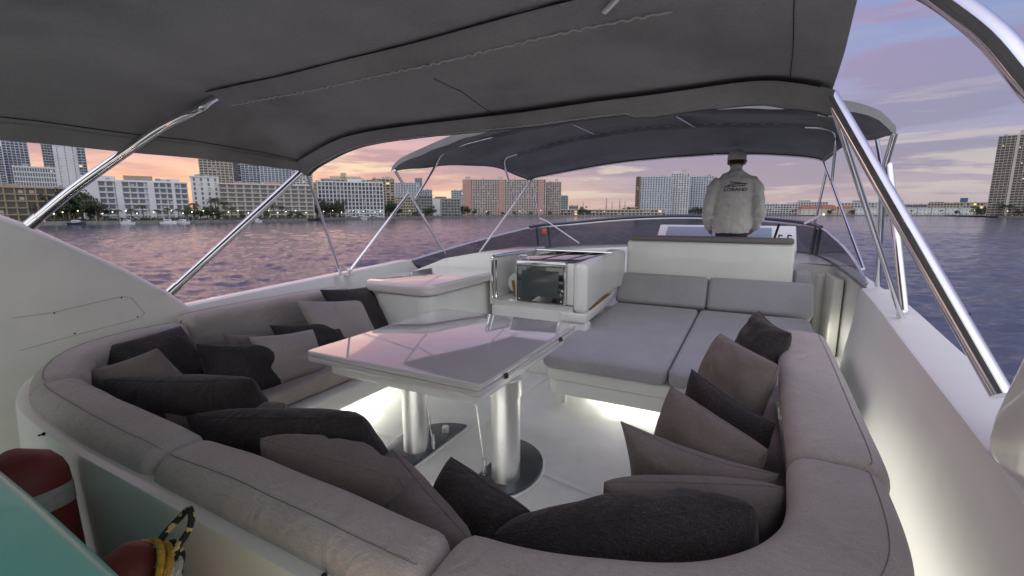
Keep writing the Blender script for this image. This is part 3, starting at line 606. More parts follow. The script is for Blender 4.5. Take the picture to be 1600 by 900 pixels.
# lamps along the promenade
M['bulb'] = mat('lamp_glow', (1, 1, 1), emit=(1.0, 0.74, 0.40), estr=4)
M['bulb_w'] = mat('lamp_glow_white', (1, 1, 1), emit=(0.85, 1.0, 0.85), estr=4)
def lamp(bm_):
    r = empty('street_lamp'); MB().tube([(0, 0, 0), (0, 0, 3.2)], .07, 6).build('pole', W['grey'], r); MB().ball((0, 0, 3.4), .22, sub=2).build('lamp_globe', bm_, r); return r
lp = [lamp(M['bulb']), lamp(M['bulb_w'])]; ulp = set()
lpx = [84, 98, 122, 160, 176, 197, 214, 240, 268, 286, 300, 318, 334, 357, 372, 388, 405, 420, 434, 447, 462, 478, 506, 520, 534, 545, 552, 560, 568, 577, 586, 594, 640, 760, 812, 845, 944, 988, 1036, 1262, 1412, 1522, 1546, 1574]
lcount = {}
for q, px in enumerate(lpx):
    o = lp[1 if 536 < px < 598 or q % 5 == 0 else 0]
    if o.name in ulp: o = copy_tree(o)
    else: ulp.add(o.name)
    D = shore_d(px) + (3 if not 536 < px < 598 else -1); o.location = cw(acr(px, D), D, GZ + (q % 3) * .8); o.scale = (1 + D / 700,) * 3
    pl = place_of(px); n = lcount.get(pl, 0); lcount[pl] = n + 1
    tag(o, f'{words_[n]} small glowing shore lamp from the left before {pl}', 'street lamp', 'lamps glowing along the far shore')

bl = ['small white motor boat moored left of the tall palm by the white eight storey block', 'white cabin boat moored under the palms of the white eight storey block', 'small boat moored at the right end of the white eight storey block', 'white boat moored before the lit white terrace', 'small dark boat moored before the trees at far left', 'small boat moored below the long cream balcony block']
bpx = [(196, 0), (262, 1), (283, 0), (566, 1), (118, 2), (398, 0)]
def small_boat(k):
    r = empty('motor_boat'); L = 9.0; rows_ = []
    for t in range(9):
        u = t / 8; hw = 1.4 * math.sqrt(max(.02, 1 - u ** 3)); rows_.append([(-L / 2 + L * u, -hw, 1.1 + .5 * u * u), (-L / 2 + L * u, -hw * .7, -.2), (-L / 2 + L * u, hw * .7, -.2), (-L / 2 + L * u, hw, 1.1 + .5 * u * u)])
    MB().grid(rows_, closed=True, cap=True).build('hull', M['hull'] if k != 2 else M['navy'], r)
    MB().box(-2.2, 1.4, -1.0, 1.0, 1.0, 2.5, bev=.25).build('cabin', W['white'], r); MB().box(-1.8, 1.0, -1.03, 1.03, 1.7, 2.2, bev=.05).build('window', G['navy'], r)
    MB().tube([(-1, 0, 2.4), (-1.3, 0, 4.4)], .05, 6).build('mast', W['grey'], r)
    return r
for (px, k), l in zip(bpx, bl):
    o = small_boat(k); D = shore_d(px) - 3.2; o.location = cw(acr(px, D), D, WATER_Z + .2); o.rotation_euler = (0, 0, RZ + (.1 if k else math.pi - .15)); tag(o, l, 'boat', 'boats moored along the far shore')
tw = MB(); x0, x1 = acr(160, 278), acr(300, 305); dx_ = Vector((x1 - x0, 27)).normalized()
wl_ = empty('terrace_wall', cw(x0, 284, GZ), RZ + math.atan2(27, x1 - x0)); tag(wl_, 'long white ground floor terrace in front of the white eight storey block', 'terrace')
LW = math.hypot(x1 - x0, 27); MB().box(0, LW, 0, 3, 0, 2.4).build('wall', W['white'], wl_, smooth=False); MB().box(-.2, LW + .2, -.3, 3.2, 2.4, 2.7).build('coping', W['white'], wl_, smooth=False)
for k in range(14): MB().box(LW * (k + .3) / 14, LW * (k + .75) / 14, -.05, .1, .3, 1.9).build('opening', G['dark'], wl_, smooth=False)
# ================================================================== YACHT
yacht = empty('yacht', (-1.2, 3.5, 0)); tag(yacht, 'white motor yacht whose upper deck fills the whole foreground', 'yacht')
YO = Vector((-1.2, 3.5, 0))
def part(mb, name, m, parent=None, **kw):
    o = mb.build(name, m, None, **kw); o.parent = parent or yacht
    if (parent or yacht) is yacht: o.location = -YO
    return o
b = MB(); b.box(-3.55, 1.2, -1.6, 9.2, -.12, 0); part(b, 'deck', M['deck'])
# hull far below the flybridge
b = MB(); rows = []
for y, hw, z in ((-9, 2.2, -1.8), (-2, 2.7, -1.8), (5, 2.8, -1.7), (10, 2.2, -1.4), (14, 1.1, -1.1), (17, .06, -.9)):
    rows.append([(-1.2 - hw, y, z), (-1.2 - hw * .8, y, WATER_Z - .5), (-1.2 + hw * .8, y, WATER_Z - .5), (-1.2 + hw, y, z)])
b.grid(rows, closed=True, cap=True); part(b, 'hull', M['hull'])
b = MB(); b.box(-3.5, 1.05, -1.5, 9, -1.9, -.13, bev=.1); part(b, 'saloon', M['hull'])
# seams between the deck panels
def strip(a, c, w, z, name, m):
    a = Vector(a); c = Vector(c); d = (c - a).normalized(); n_ = Vector((-d.y, d.x, 0)) * w
    q = MB(); q.grid([[(a.x - n_.x, a.y - n_.y, z), (a.x + n_.x, a.y + n_.y, z)], [(c.x - n_.x, c.y - n_.y, z), (c.x + n_.x, c.y + n_.y, z)]]); return part(q, name, m)
for (p0, p1) in (((815, 725), (955, 785)), ((500, 650), (640, 690)), ((700, 700), (860, 585)), ((575, 640), (600, 650))):
    a, c = onZ(*p0, 0), onZ(*p1, 0); strip(a, c, .018, .004, 'deck_seam', M['seam'])
# port wing
def oncurve(pts, x): return [(onX(a, b_, x).y, onX(a, b_, x).z) for a, b_ in pts]
top = [(-1.2, 2.15), (-.4, 2.0), (.3, 1.72)] + oncurve([(0, 333), (45, 349), (120, 384), (200, 420), (265, 455), (300, 479)], -3.15) + [(1.68, .80)]
poly = top + [(1.7, .0), (-1.2, .0)]
b = MB(); b.prism(poly, 'x', -3.36, -3.15, bev=.05, seg=5); wing = part(b, 'wing', M['gel_warm'])
# access panel on the wing
pp = oncurve([(20, 497), (85, 488), (190, 463), (205, 465), (226, 489), (220, 497), (150, 515), (30, 548)], -3.149)
b = MB(); b.tube([(-3.149, y, z) for y, z in pp], .0020, 5); part(b, 'panel_joint', M['joint'])
for q in ((85, 489), (190, 465), (215, 495), (117, 521)):
    p_ = onX(*q, -3.15); b = MB(); b.ball(p_, .0045, sub=2); part(b, 'bolt', M['black'])
# starboard wing
pr_ = [(y, z) for y, z in oncurve([(1600, 535), (1570, 598), (1548, 645), (1536, 690), (1545, 725), (1570, 770), (1600, 812)], .56)]
poly = [(.35, 2.0), (1.0, 1.6)] + pr_ + [(1.1, .55), (.3, .3)]
b = MB(); b.prism(poly, 'x', .56, .78, bev=.03); part(b, 'wing', M['gel_warm'])
# gunwales: swept section along each side. path gives inner-top edge; w = outward width
def gunwale(path, w, zbot, side, name, m, bev=.02):
    rows = []
    for (x, y, z) in path:
        s_ = side
        rows.append([(x + s_ * .0, y, zbot), (x + s_ * 0, y, z - bev), (x + s_ * bev * .3, y, z - bev * .3), (x + s_ * bev, y, z), (x + s_ * (w - bev), y, z), (x + s_ * (w - bev * .3), y, z - bev * .3), (x + s_ * w, y, z - bev), (x + s_ * (w + .06), y, -.4), (x + s_ * .04, y, -.4)])
    q = MB(); q.grid(rows, closed=True, cap=True); return part(q, name, m)
pg = smooth_path([(-3.16, 1.40, .855), (-3.17, 1.6, .86), (-3.215, 2.2, .88), (-3.27, 2.9, .9), (-3.36, 3.6, .91), (-3.42, 4.05, .915), (-3.43, 4.22, .86), (-3.43, 4.35, .80)], 4)
gunwale(pg, .13, .0, -1, 'gunwale', M['gel'])
sg = smooth_path([(.42, .2, .87), (.50, 1.0, .87), (.56, 1.5, .87), (.645, 2.5, .87), (.735, 3.5, .87), (.80, 4.36, .87)], 5)
rows = []
for p_ in sg:
    w = .205
    rows.append([(p_.x - .075, p_.y, .0), (p_.x - .06, p_.y, .33), (p_.x - .035, p_.y, .50), (p_.x - .012, p_.y, .70), (p_.x, p_.y, .84), (p_.x + .008, p_.y, .865), (p_.x + .02, p_.y, .87), (p_.x + w - .02, p_.y, .87), (p_.x + w, p_.y, .85), (p_.x + w + .1, p_.y, -.4), (p_.x + .05, p_.y, -.4)])
b = MB(); b.grid(rows, closed=True, cap=True); part(b, 'gunwale', M['gel_soft'])
# inner moulded sole between the sofa and the starboard gunwale
rows = []
for p_ in sg:
    if p_.y > 3.2: break
    rows.append([(.36, p_.y, .50 - .1 * p_.y), (p_.x - .10, p_.y, .42 - .1 * p_.y), (p_.x - .04, p_.y, .47 - .1 * p_.y), (p_.x + .01, p_.y, .60 - .1 * p_.y), (p_.x + .01, p_.y, 0), (.36, p_.y, 0)])
b = MB(); b.grid(rows, closed=True, cap=True); part(b, 'side_moulding', M['gel_soft'])
# forward coaming: shelf under the windscreen and inner wall
gl_bot = [(-3.43, 4.2, .80), (-3.44, 5.0, .80), (-3.40, 6.2, .81), (-3.25, 7.3, .82), (-2.9, 7.9, .84), (-2.1, 8.35, .87), (-1.2, 8.5, .88), (-.2, 8.35, .88), (.45, 7.9, .88), (.75, 7.2, .90), (.84, 6.2, .89), (.86, 5.2, .86), (.84, 4.36, .85)]
gl_top = [(-3.42, 4.08, .91), (-3.44, 5.0, 1.0), (-3.42, 6.2, 1.11), (-3.28, 7.25, 1.21), (-2.9, 7.75, 1.25), (-2.1, 8.15, 1.33), (-1.2, 8.3, 1.375), (-.2, 8.15, 1.365), (.45, 7.75, 1.32), (.77, 7.15, 1.27), (.84, 6.2, 1.17), (.86, 5.2, 1.05), (.85, 4.42, .90)]
GB = smooth_path(gl_bot, 5); GT = smooth_path(gl_top, 5)
cen = Vector((-1.25, 6.0, 0)); rows = []
for p_ in GB:
    d = Vector((cen.x - p_.x, min(0, (cen.y - p_.y)) * .8 if p_.y > 6.5 else 0, 0)).normalized(); wd = .28 if p_.y < 7 else .5
    if p_.x > 0: wd = -.045 if p_.y < 6.0 else .30
    i1 = p_ + d * wd; o1 = p_ - d * (.16 if p_.x > 0 else .10)
    rows.append([(o1.x, o1.y, -.4), (o1.x, o1.y, p_.z - .02), (p_.x, p_.y, p_.z), (i1.x, i1.y, p_.z - .015), (i1.x + d.x * .02, i1.y + d.y * .02, p_.z - .05), (i1.x + d.x * .02, i1.y + d.y * .02, 0)])
b = MB(); b.grid(rows, closed=True, cap=True); part(b, 'coaming', M['gel'], angle=50)
# wall panel and door jamb at the starboard side
b = MB(); b.box(.78, .87, 5.45, 6.0, 0, .80, bev=.02); b.box(.70, .80, 6.02, 6.6, 0, .78, bev=.03); part(b, 'side_locker', M['gel_warm'])
# windscreen
ws = empty('windscreen'); ws.parent = yacht; ws.location = -YO
n_ = len(GB)
idx = [0, 15, 24, 36, n_ - 16, n_ - 1]
idx = [0, 15, 30, 45, n_ - 1]
for a, c in zip(idx, idx[1:]):
    b = MB(); b.grid([[GB[k] + Vector((0, 0, .004)) for k in range(a, c + 1)], [GT[k] for k in range(a, c + 1)]]); b.build('pane', M['tint'], ws, recalc=False)
MB().tube(GT[:16], .012, 8).build('top_rail', M['chrome'], ws)
MB().tube([p_ + Vector((0, 0, .012)) for p_ in GT[14:47]], .026, 10).build('top_rail', M['navy'], ws)
MB().tube([p_ + Vector((0, -.012, -.022)) for p_ in GT[14:47]], .012, 10).build('top_rail', M['chrome'], ws)
MB().tube(GT[46:], .012, 8).build('top_rail', M['chrome'], ws)
MB().tube([p_ + Vector((0, 0, .006)) for p_ in GB], .012, 8).build('bottom_rail', M['darkmetal'], ws)
for k in (15, 17, 45, 46):
    MB().tube([GB[k], GT[k]], .022, 8).build('post', M['darkmetal'], ws)
p_ = GT[16] + Vector((.04, -.04, -.07)); MB().box(p_.x - .03, p_.x + .05, p_.y - .02, p_.y + .01, p_.z - .06, p_.z + .02, bev=.008).build('reflector', M['amber'], ws)

# ------------------------------------------------------------------ settee (U sofa)
sofa = empty('settee', (-1.3, 1.2, 0)); tag(sofa, 'large U shaped outdoor settee with taupe grey backrest cushions', 'sofa'); SO = Vector((-1.3, 1.2, 0))
def spart(mb, name, m, parent=None, **kw):
    o = mb.build(name, m, None, **kw); o.parent = parent or sofa; o.location = -SO if parent is None else (0, 0, 0); return o
center = [(-3.0, 2.72, 0), (-3.0, 2.1, 0), (-3.0, 1.5, 0), (-2.93, 1.12, 0), (-2.74, .86, 0), (-2.40, .70, 0), (-1.9, .645, 0), (-1.4, .635, 0), (-.9, .63, 0), (-.49, .63, 0), (-.2, .67, 0), (.06, .80, 0), (.21, 1.02, 0), (.25, 1.4, 0), (.265, 2.0, 0), (.29, 2.95, 0)]
PER = 10; CP = smooth_path(center, PER)
def inward(i):
    a = CP[max(0, i - 1)]; c = CP[min(len(CP) - 1, i + 1)]; t = (c - a).normalized(); return Vector((-t.y, t.x, 0)) if True else None
def back_cushion(i0, i1, w0, w1, ztop, zbot=.44):
    rows = []; n = i1 - i0
    dist = [0]
    for i in range(i0, i1): dist.append(dist[-1] + (CP[i + 1] - CP[i]).length)
    L = dist[-1]; rad = .045
    # resample ends finely so that they round over
    samples = [0, .004, .012, .022, .035] + [L * k / (n * 2) for k in range(1, n * 2) if .05 < L * k / (n * 2) < L - .055] + [L - .045, L - .035, L - .022, L - .012, L - .004, L]
    for s_ in samples:
        j = 0
        while j < n - 1 and dist[j + 1] < s_: j += 1
        t = (s_ - dist[j]) / max(1e-6, dist[j + 1] - dist[j]); p_ = CP[i0 + j].lerp(CP[i0 + j + 1], t); nv = inward(i0 + j).lerp(inward(i0 + j + 1), t).normalized()
        e = min(s_, L - s_); k = 1.0 if e >= rad else math.sqrt(max(0, 1 - ((rad - e) / rad) ** 2)); ins = rad * (1 - k)
        crown = .012 * math.sin(math.pi * s_ / L)
        prof = rrect(-w0 + ins, w1 - ins, zbot, ztop + crown - ins, .065)
        row = []
        for (wv, zv) in prof:
            q = p_ + nv * (wv - (.06 * (zv - ztop) / (ztop - zbot) * (1 if wv > 0 else 0)) * -1.0)
            nz = noise.noise(Vector((q.x * 5, q.y * 5, zv * 5))) * .0035
            row.append((q.x + nv.x * nz, q.y + nv.y * nz, zv + nz))
        rows.append(row)
    b = MB(); b.grid(rows, closed=True, cap=True)
    o = spart(b, 'backrest_cushion', M['sofa'], angle=60)
    for kk in (7,):
        q = MB(); q.tube([Vector(r_[kk]) + Vector((0, 0, .001)) for r_ in rows[3:-3]], .0012, 5); spart(q, 'stitching', M['cap_fab'], o)
    return o
back_cushion(0, 2 * PER + 1, .10, .10, .835)
back_cushion(2 * PER + 1, 5 * PER, .085, .11, .80)
back_cushion(5 * PER, 7 * PER, .085, .095, .80)
back_cushion(7 * PER, 9 * PER, .085, .095, .80)
back_cushion(9 * PER, 13 * PER, .115, .12, .80)
back_cushion(13 * PER, 15 * PER, .13, .12, .80)
# moulded base shell outside the backrest
rows = []
for i in range(0, len(CP)):
    p_ = CP[i]; nv = -inward(i); 
    def q(w, z): return (p_.x + nv.x * w, p_.y + nv.y * w, z)
    if i >= 9.2 * PER: kk = -.16 * min(1, (i - 9.2 * PER) / 20)
    else: kk = 0
    rows.append([q(-.03, 0), q(-.03, .70 + kk), q(.075, .738 + kk), q(.105, .742 + kk), q(.117, .738 + kk), q(.122, .725 + kk), q(.14, .3), q(.14, 0)])
b = MB(); b.grid(rows, closed=True, cap=True); spart(b, 'base_shell', M['gel_warm'], angle=50)
for q in ((62, 680), (168, 750), (500, 905)):
    p_ = onY(q[0], q[1], .52); b = MB(); b.ball(p_ + Vector((0, .01, 0)), .006, sub=2); b.tube([p_ + Vector((0, .01, 0)), p_ + Vector((0, -.004, 0))], .003, 6); spart(b, 'bolt', M['black'])
# seats
def seat(poly, name='seat_cushion'):
    b = MB(); b.prism(poly, 'z', .345, .455, bev=.03, seg=4); spart(b, name, M['beige'] if 0 else M['sofa'])
seat([(-2.92, 1.32), (-2.92, 2.70), (-2.28, 2.70), (-2.28, 1.32)])
seat([(-2.92, .80), (-2.92, 1.30), (-2.28, 1.30), (-1.62, 1.22), (-1.62, .76), (-2.75, .78)])
seat([(-1.6, .76), (-1.6, 1.22), (-.55, 1.22), (-.35, 1.28), (-.1, 1.28), (.1, 1.0), (-.2, .78)])
seat([(.20, 1.1), (-.1, 1.32), (-.27, 1.32), (-.27, 2.72), (.20, 2.72)])
b = MB(); b.prism([(-2.94, .8), (-2.94, 2.74), (-2.20, 2.74), (-2.20, 1.3), (-1.65, 1.18), (-.6, 1.18), (-.25, 1.35), (-.25, 2.74), (.27, 2.74), (.22, .95), (-.2, .76)], 'z', .22, .342, bev=.02); spart(b, 'seat_base', M['gel'])
b = MB(); b.prism([(-2.94, .8), (-2.94, 2.74), (-2.62, 2.74), (-2.62, 1.0), (-.1, .95), (-.1, 2.74), (.16, 2.74), (.16, .9), (-.2, .76)], 'z', 0, .219); spart(b, 'plinth', M['gel'])
b = MB(); b.box(-2.60, -2.58, 1.5, 2.7, .205, .218); spart(b, 'led_strip', M['led'])
def area(name, loc, rot, sx, sy, power, col, parent=None):
    d = bpy.data.lights.new(name, 'AREA'); d.shape = 'RECTANGLE'; d.size = sx; d.size_y = sy; d.energy = power; d.color = col
    o = bpy.data.objects.new(name, d); C.objects.link(o); o.location = loc; o.rotation_euler = rot
    return o
WARMW = (1.0, 0.97, 0.90)
area('strip_light', (-2.56, 2.1, .20), (0, math.radians(-25), 0), .02, 1.2, 1.5, WARMW)

# ------------------------------------------------------------------ table
tbl = empty('table', (-1.4, 2.0, 0)); tag(tbl, 'glossy white folding table on two aluminium columns', 'table'); TO = Vector((-1.4, 2.0, 0))
def tpart(mb, name, m, parent=None, **kw):
    o = mb.build(name, m, None, **kw); o.parent = parent or tbl; o.location = -TO if parent is None else (0, 0, 0); return o
def plate(poly, z0, z1, bev, name, m):
    b = MB(); b.prism(poly, 'z', z0, z1, bev=bev, seg=3); return tpart(b, name, m)
def rpoly(x0, x1, y0, y1, r, n=5):
    out = []
    for cx_, cy2, a0 in ((x1 - r, y1 - r, 0), (x0 + r, y1 - r, 90), (x0 + r, y0 + r, 180), (x1 - r, y0 + r, 270)):
        for k in range(n + 1):
            a = math.radians(a0 + 90 * k / n); out.append((cx_ + r * math.cos(a), cy2 + r * math.sin(a)))
    return out
plate(rpoly(-2.06, -.97, 1.57, 2.80, .03), .695, .722, .008, 'table_top', M['gloss'])
plate(rpoly(-2.06, -.97, 1.57, 2.80, .03), .664, .6925, .008, 'table_leaf', M['gloss'])
plate(rpoly(-1.95, -1.02, 1.62, 2.74, .04), .60, .6625, .008, 'apron', M['gel'])
for q in ((863, 592 - 0), (765, 548)):
    pass
for y in (1.80, 2.50):
    b = MB(); b.box(-.972, -.960, y - .012, y + .012, .680, .706, bev=.003); b.cyl((-.958, y), .006, .684, .702, 12); tpart(b, 'hinge', M['darkmetal'])
cols = [((-1.08, 2.01), 0), ((-1.71, 2.03), 1)]
for (cx_, cy2), k in cols:
    b = MB(); b.cyl((cx_, cy2), .078, .03, .56, 40); tpart(b, 'column', M['alu'])
    b = MB(); b.cyl((cx_, cy2), .086, .50, .60, 40, bev=.004); tpart(b, 'column_collar', M['alu'])
    # base plates: D-shaped discs
    pc, sg_ = ((-1.225, 2.09), 1) if k == 0 else ((-1.605, 2.10), -1)
    pts = [(pc[0] + sg_ * .30 * math.cos(a), pc[1] + .33 * math.sin(a)) for a in [math.radians(-90 + 180 * i / 30) for i in range(31)]]
    if sg_ < 0: pts = pts[::-1]
    plate(pts, .012, .030, .004, 'base_plate', M['darkmetal'])
    c0 = Vector((sum(p_[0] for p_ in pts) / len(pts), sum(p_[1] for p_ in pts) / len(pts)))
    plate([tuple(c0 + (Vector(p_) - c0) * 1.07) for p_ in pts], .001, .0115, .003, 'base_rim', M['gel'])
    rx, ry = (cx_ - .105, cy2 - .045) if k == 0 else (cx_ + .10, cy2 + .035)
    b = MB(); b.tube([(rx, ry, .06), (rx - .055, ry - .03, .61)], .0055, 8); b.cyl((rx, ry), .012, .032, .09, 12); b.cyl((rx, ry), .009, .09, .12, 10); tpart(b, 'gas_strut', M['chrome'])
b = MB(); b.cyl((-1.665, 2.27), .022, .031, .075, 20, bev=.003); tpart(b, 'knob', M['alu'])

# ------------------------------------------------------------------ storage box (counter) port side
cb = empty('storage_counter', (-2.48, 3.25, 0)); tag(cb, 'white moulded storage counter with glossy lid behind the charcoal pillow', 'counter')
def sub(o): return lambda mb, name, m, **kw: (lambda q: (setattr(q, 'parent', o), setattr(q, 'location', -Vector(o.location)), q)[2])(mb.build(name, m, None, **kw))
cp = sub(cb)
b = MB(); b.prism(rpoly(-2.78, -2.16, 2.76, 3.86, .12, 6), 'z', .0, .80, bev=.01); cp(b, 'body', M['gel'])
b = MB(); b.prism(rpoly(-2.83, -2.11, 2.71, 3.90, .14, 6), 'z', .815, .90, bev=.022, seg=4); cp(b, 'lid', M['gloss'])

# ------------------------------------------------------------------ grill cabinet
gc = empty('grill_cabinet', (-1.6, 4.4, 0)); tag(gc, 'white cabinet with chrome framed opening and black glass grill door', 'cabinet')
gp = sub(gc)
GX0, GX1, GY, GZ0, GZ1 = -2.08, -1.29, 3.62, .66, 1.05
b = MB()
b.box(-2.095, -1.30, GY + .005, 4.6, 0, .60, bev=.01); b.box(-1.32, -1.165, GY - .01, 3.75, 0, .52, bev=.02)                   # lower body
b.box(-2.112, GX0 - .002, GY, 4.0, .603, 1.06, bev=.008)                 # left post
b.prism([(-3.30, .0), (-3.30, .80), (-2.85, .97), (-2.45, 1.045), (-2.10, 1.06), (-2.10, .0)], 'y', 3.93, 4.9, bev=.015)
b.box(GX0, -1.30, 4.56, 4.66, .60, 1.04, bev=.01)                      # back
b.box(GX0, -1.292, GY + .01, 4.56, .60, .655)                          # sill
gp(b, 'body', M['gel'])
b = MB(); b.box(-1.362, -1.294, GY + .02, 4.54, .66, 1.02, bev=.01); gp(b, 'side_post', M['gel'])
fr = bent([(GX0, GY - .004, GZ0), (GX0, GY - .004, GZ1), (GX0 + .01, 4.56, GZ1 - .005), (-1.22, 4.56, GZ1 - .005)], .03)
b = MB(); b.tube(fr, .014, 8); b.tube([(GX0, GY - .004, GZ0), (-1.28, GY - .004, GZ0)], .014, 8); gp(b, 'opening_frame', M['chrome'])
b = MB(); b.tube([(GX0 + .035, GY + .01, GZ0 + .01), (GX0 + .035, GY + .01, GZ1 - .03)], .008, 8); gp(b, 'opening_frame', M['chrome'])
door = MB(); door.box(-1.815, -1.375, GY - .012, GY + .012, .672, .985, bev=.004); dr = gp(door, 'grill_door', M['glasspanel'])
b = MB(); b.box(-1.77, -1.42, GY - .0145, GY - .0125, .72, .95); q = gp(b, 'door_window', M['smoke'])
b = MB(); b.box(-1.83, -1.36, GY - .02, GY + .05, .988, 1.035, bev=.016); gp(b, 'door_rail', M['chrome'])
for x in (-1.826, -1.364):
    b = MB(); b.box(x - .006, x + .006, GY - .016, GY + .012, .665, .99); gp(b, 'door_edge', M['chrome'])
for x, z in ((-1.795, .690), (-1.395, .690)):
    b = MB(); b.ball((x, GY - .014, z), .008, sub=2); gp(b, 'screw', M['chrome'])
b = MB(); b.tube(bent([(-1.80, GY + .01, 1.03), (-1.80, GY + .01, 1.075), (-1.72, GY + .01, 1.075), (-1.72, GY + .01, 1.03)], .015), .006, 8); gp(b, 'handle', M['chrome'])
b = MB(); b.box(-1.83, -1.30, GY + .055, 4.54, 1.024, 1.040, bev=.005); gp(b, 'hob_glass', M['glasspanel'])
for x in (-1.62, -1.40): b = MB(); b.box(x - .012, x + .012, GY + .10, 4.5, 1.041, 1.046); gp(b, 'hob_bar', M['darkmetal'])
b = MB(); b.tube([(-1.93, 3.80, .665), (-1.99, 3.86, .80)], .016, 8); gp(b, 'wooden_handle', M['teak'])
b = MB(); b.cyl((0, 0), .10, -.01, .01, 28); o = gp(b, 'plate', M['gel']); o.rotation_euler = (math.radians(75), 0, math.radians(20)); o.location = Vector((-1.98, 3.95, .77)) - Vector(gc.location)
# moulded seat side unit to the right of the grill
mu = empty('side_unit', (-1.2, 4.6, 0)); tag(mu, 'white rounded moulded unit between the grill cabinet and the sunbed', 'cabinet'); mp_ = sub(mu)
b = MB(); b.prism([(-1.288, 3.60), (-1.165, 3.60), (-1.235, 4.3), (-1.262, 4.9), (-1.238, 5.245), (-1.46, 5.245)], 'z', .605, 1.03, bev=.045, seg=6); mp_(b, 'body', M['gel'])
b = MB(); b.box(-2.09, -1.295, 4.67, 4.95, .60, .97, bev=.02); mp_(b, 'counter_top', M['gel'])
b = MB(); b.prism([(-1.40, 3.60), (-1.42, 5.1), (-1.285, 5.1), (-1.23, 4.62), (-1.175, 3.79), (-1.17, 3.60)], 'z', .52, .602, bev=.015); mp_(b, 'shelf', M['gel'])
a, c = onZ(925, 486, .53), onZ(956, 469, .53)
b = MB(); b.prism([(-1.212, 3.80), (-1.188, 3.80), (-1.238, 4.62), (-1.262, 4.62)], 'z', .603, .612); mp_(b, 'teak_strip', M['teak'])

# ------------------------------------------------------------------ sunbed
bed = empty('sunbed', (-.35, 4.0, 0)); tag(bed, 'double sunbed with two grey mattresses on a white underlit frame', 'sunbed'); bp_ = sub(bed)
b = MB(); b.prism(rpoly(-1.28, .60, 2.94, 5.2, .10), 'z', .25, .345, bev=.02); bp_(b, 'frame', M['gel'])
b = MB(); b.prism(rpoly(-1.26, .58, 2.96, 5.18, .10), 'z', .14, .248, bev=.015); bp_(b, 'frame', M['gel'])
for x0, x1 in ((-1.27, -.405), (-.395, .56)):
    b = MB(); b.prism(rpoly(x0, x1, 2.90 , 5.0, .06), 'z', .348, .46, bev=.035, seg=4); bp_(b, 'mattress', M['bed'], angle=60)
for x, y in ((-1.18, 3.15), (.4, 3.15)):
    b = MB(); b.cyl((x, y), .022, 0, .14, 16); bp_(b, 'leg', M['chrome'])
for x0, x1 in ((-1.30, -.35), (-.34, .60)):
    q = MB(); mt = Matrix.Translation((0, 5.02, .47)) @ Matrix.Rotation(math.radians(-28), 4, 'X')
    q.box(x0, x1, 0, .12, 0, .36, bev=.045, seg=5, mtx=mt); bp_(q, 'back_cushion', M['bed'], angle=60)
b = MB(); b.box(-.9, .4, 3.30, 3.32, .12, .135); bp_(b, 'led_strip', M['led'])
area('strip_light', (-.25, 3.34, .13), (math.radians(-20), 0, 0), 1.4, .03, 3.4, WARMW)
b = MB(); b.box(-1.1, .5, 3.5, 5.1, 0, .139); bp_(b, 'plinth', M['gel'])

# ------------------------------------------------------------------ helm backrest wall
hb = empty('helm_bench', (-.4, 5.5, 0)); tag(hb, 'white helm bench seen from behind with brown cushion along its top', 'bench'); hp = sub(hb)
b = MB(); b.box(-1.235, .415, 5.25, 5.34, .50, 1.135, bev=.03, seg=4); hp(b, 'back_panel', M['gel'])
b = MB(); b.box(-1.20, .40, 5.245, 5.42, 1.138, 1.195, bev=.02, seg=4); hp(b, 'top_cushion', M['cap_fab'])
b = MB(); b.box(-1.235, .415, 5.35, 5.42, .6, 1.12, bev=.02); hp(b, 'back_cushion', M['bed'])
b = MB(); b.box(-1.235, .62, 5.35, 5.9, .36, .70, bev=.03); hp(b, 'seat_base', M['gel'])
b = MB(); b.box(.44, .58, 5.36, 5.60, .70, .86, bev=.03); hp(b, 'armrest', M['bed'])
# helm floor & console
b = MB(); b.box(-2.1, .62, 5.3, 7.8, .005, .34, bev=.01); part(b, 'helm_step', M['deck'])
hc = empty('helm_console', (-.4, 6.9, 0)); tag(hc, 'white helm console with a wide glass instrument screen in front of the man', 'console'); cpp = sub(hc)
b = MB(); b.box(-1.15, .52, 6.65, 7.5, .34, 1.0, bev=.05); cpp(b, 'body', M['gel'])
mt = Matrix.Translation((-.32, 6.66, .97)) @ Matrix.Rotation(math.radians(35), 4, 'X')
b = MB(); b.box(-.86, .86, 0, .50, -.05, .03, bev=.02, mtx=mt); cpp(b, 'dash', M['gel'])
b = MB(); b.box(-.74, .58, .05, .43, .033, .042, bev=.004, mtx=mt); cpp(b, 'screen', M['screen'])
for x in (.66, .76):
    b = MB(); b.tube([mt @ Vector((x, .2, .03)), mt @ Vector((x, .2, .10)), mt @ Vector((x + .03, .16, .12))], .01, 8); cpp(b, 'throttle_lever', M['darkmetal'])
wh = MB(); pts = [mt @ Vector((.22 + .19 * math.cos(a), -.10, .08 + .19 * math.sin(a))) for a in [i * math.pi / 16 for i in range(33)]]
wh.tube(pts, .014, 8); wh.tube([mt @ Vector((.22, -.10, .08)), mt @ Vector((.22, .02, .0))], .02, 8)
for k in range(3): a = k * 2.094 + .5; wh.tube([mt @ Vector((.22, -.10, .08)), mt @ Vector((.22 + .18 * math.cos(a), -.10, .08 + .18 * math.sin(a)))], .008, 6)
cpp(wh, 'steering_wheel', M['darkmetal'])

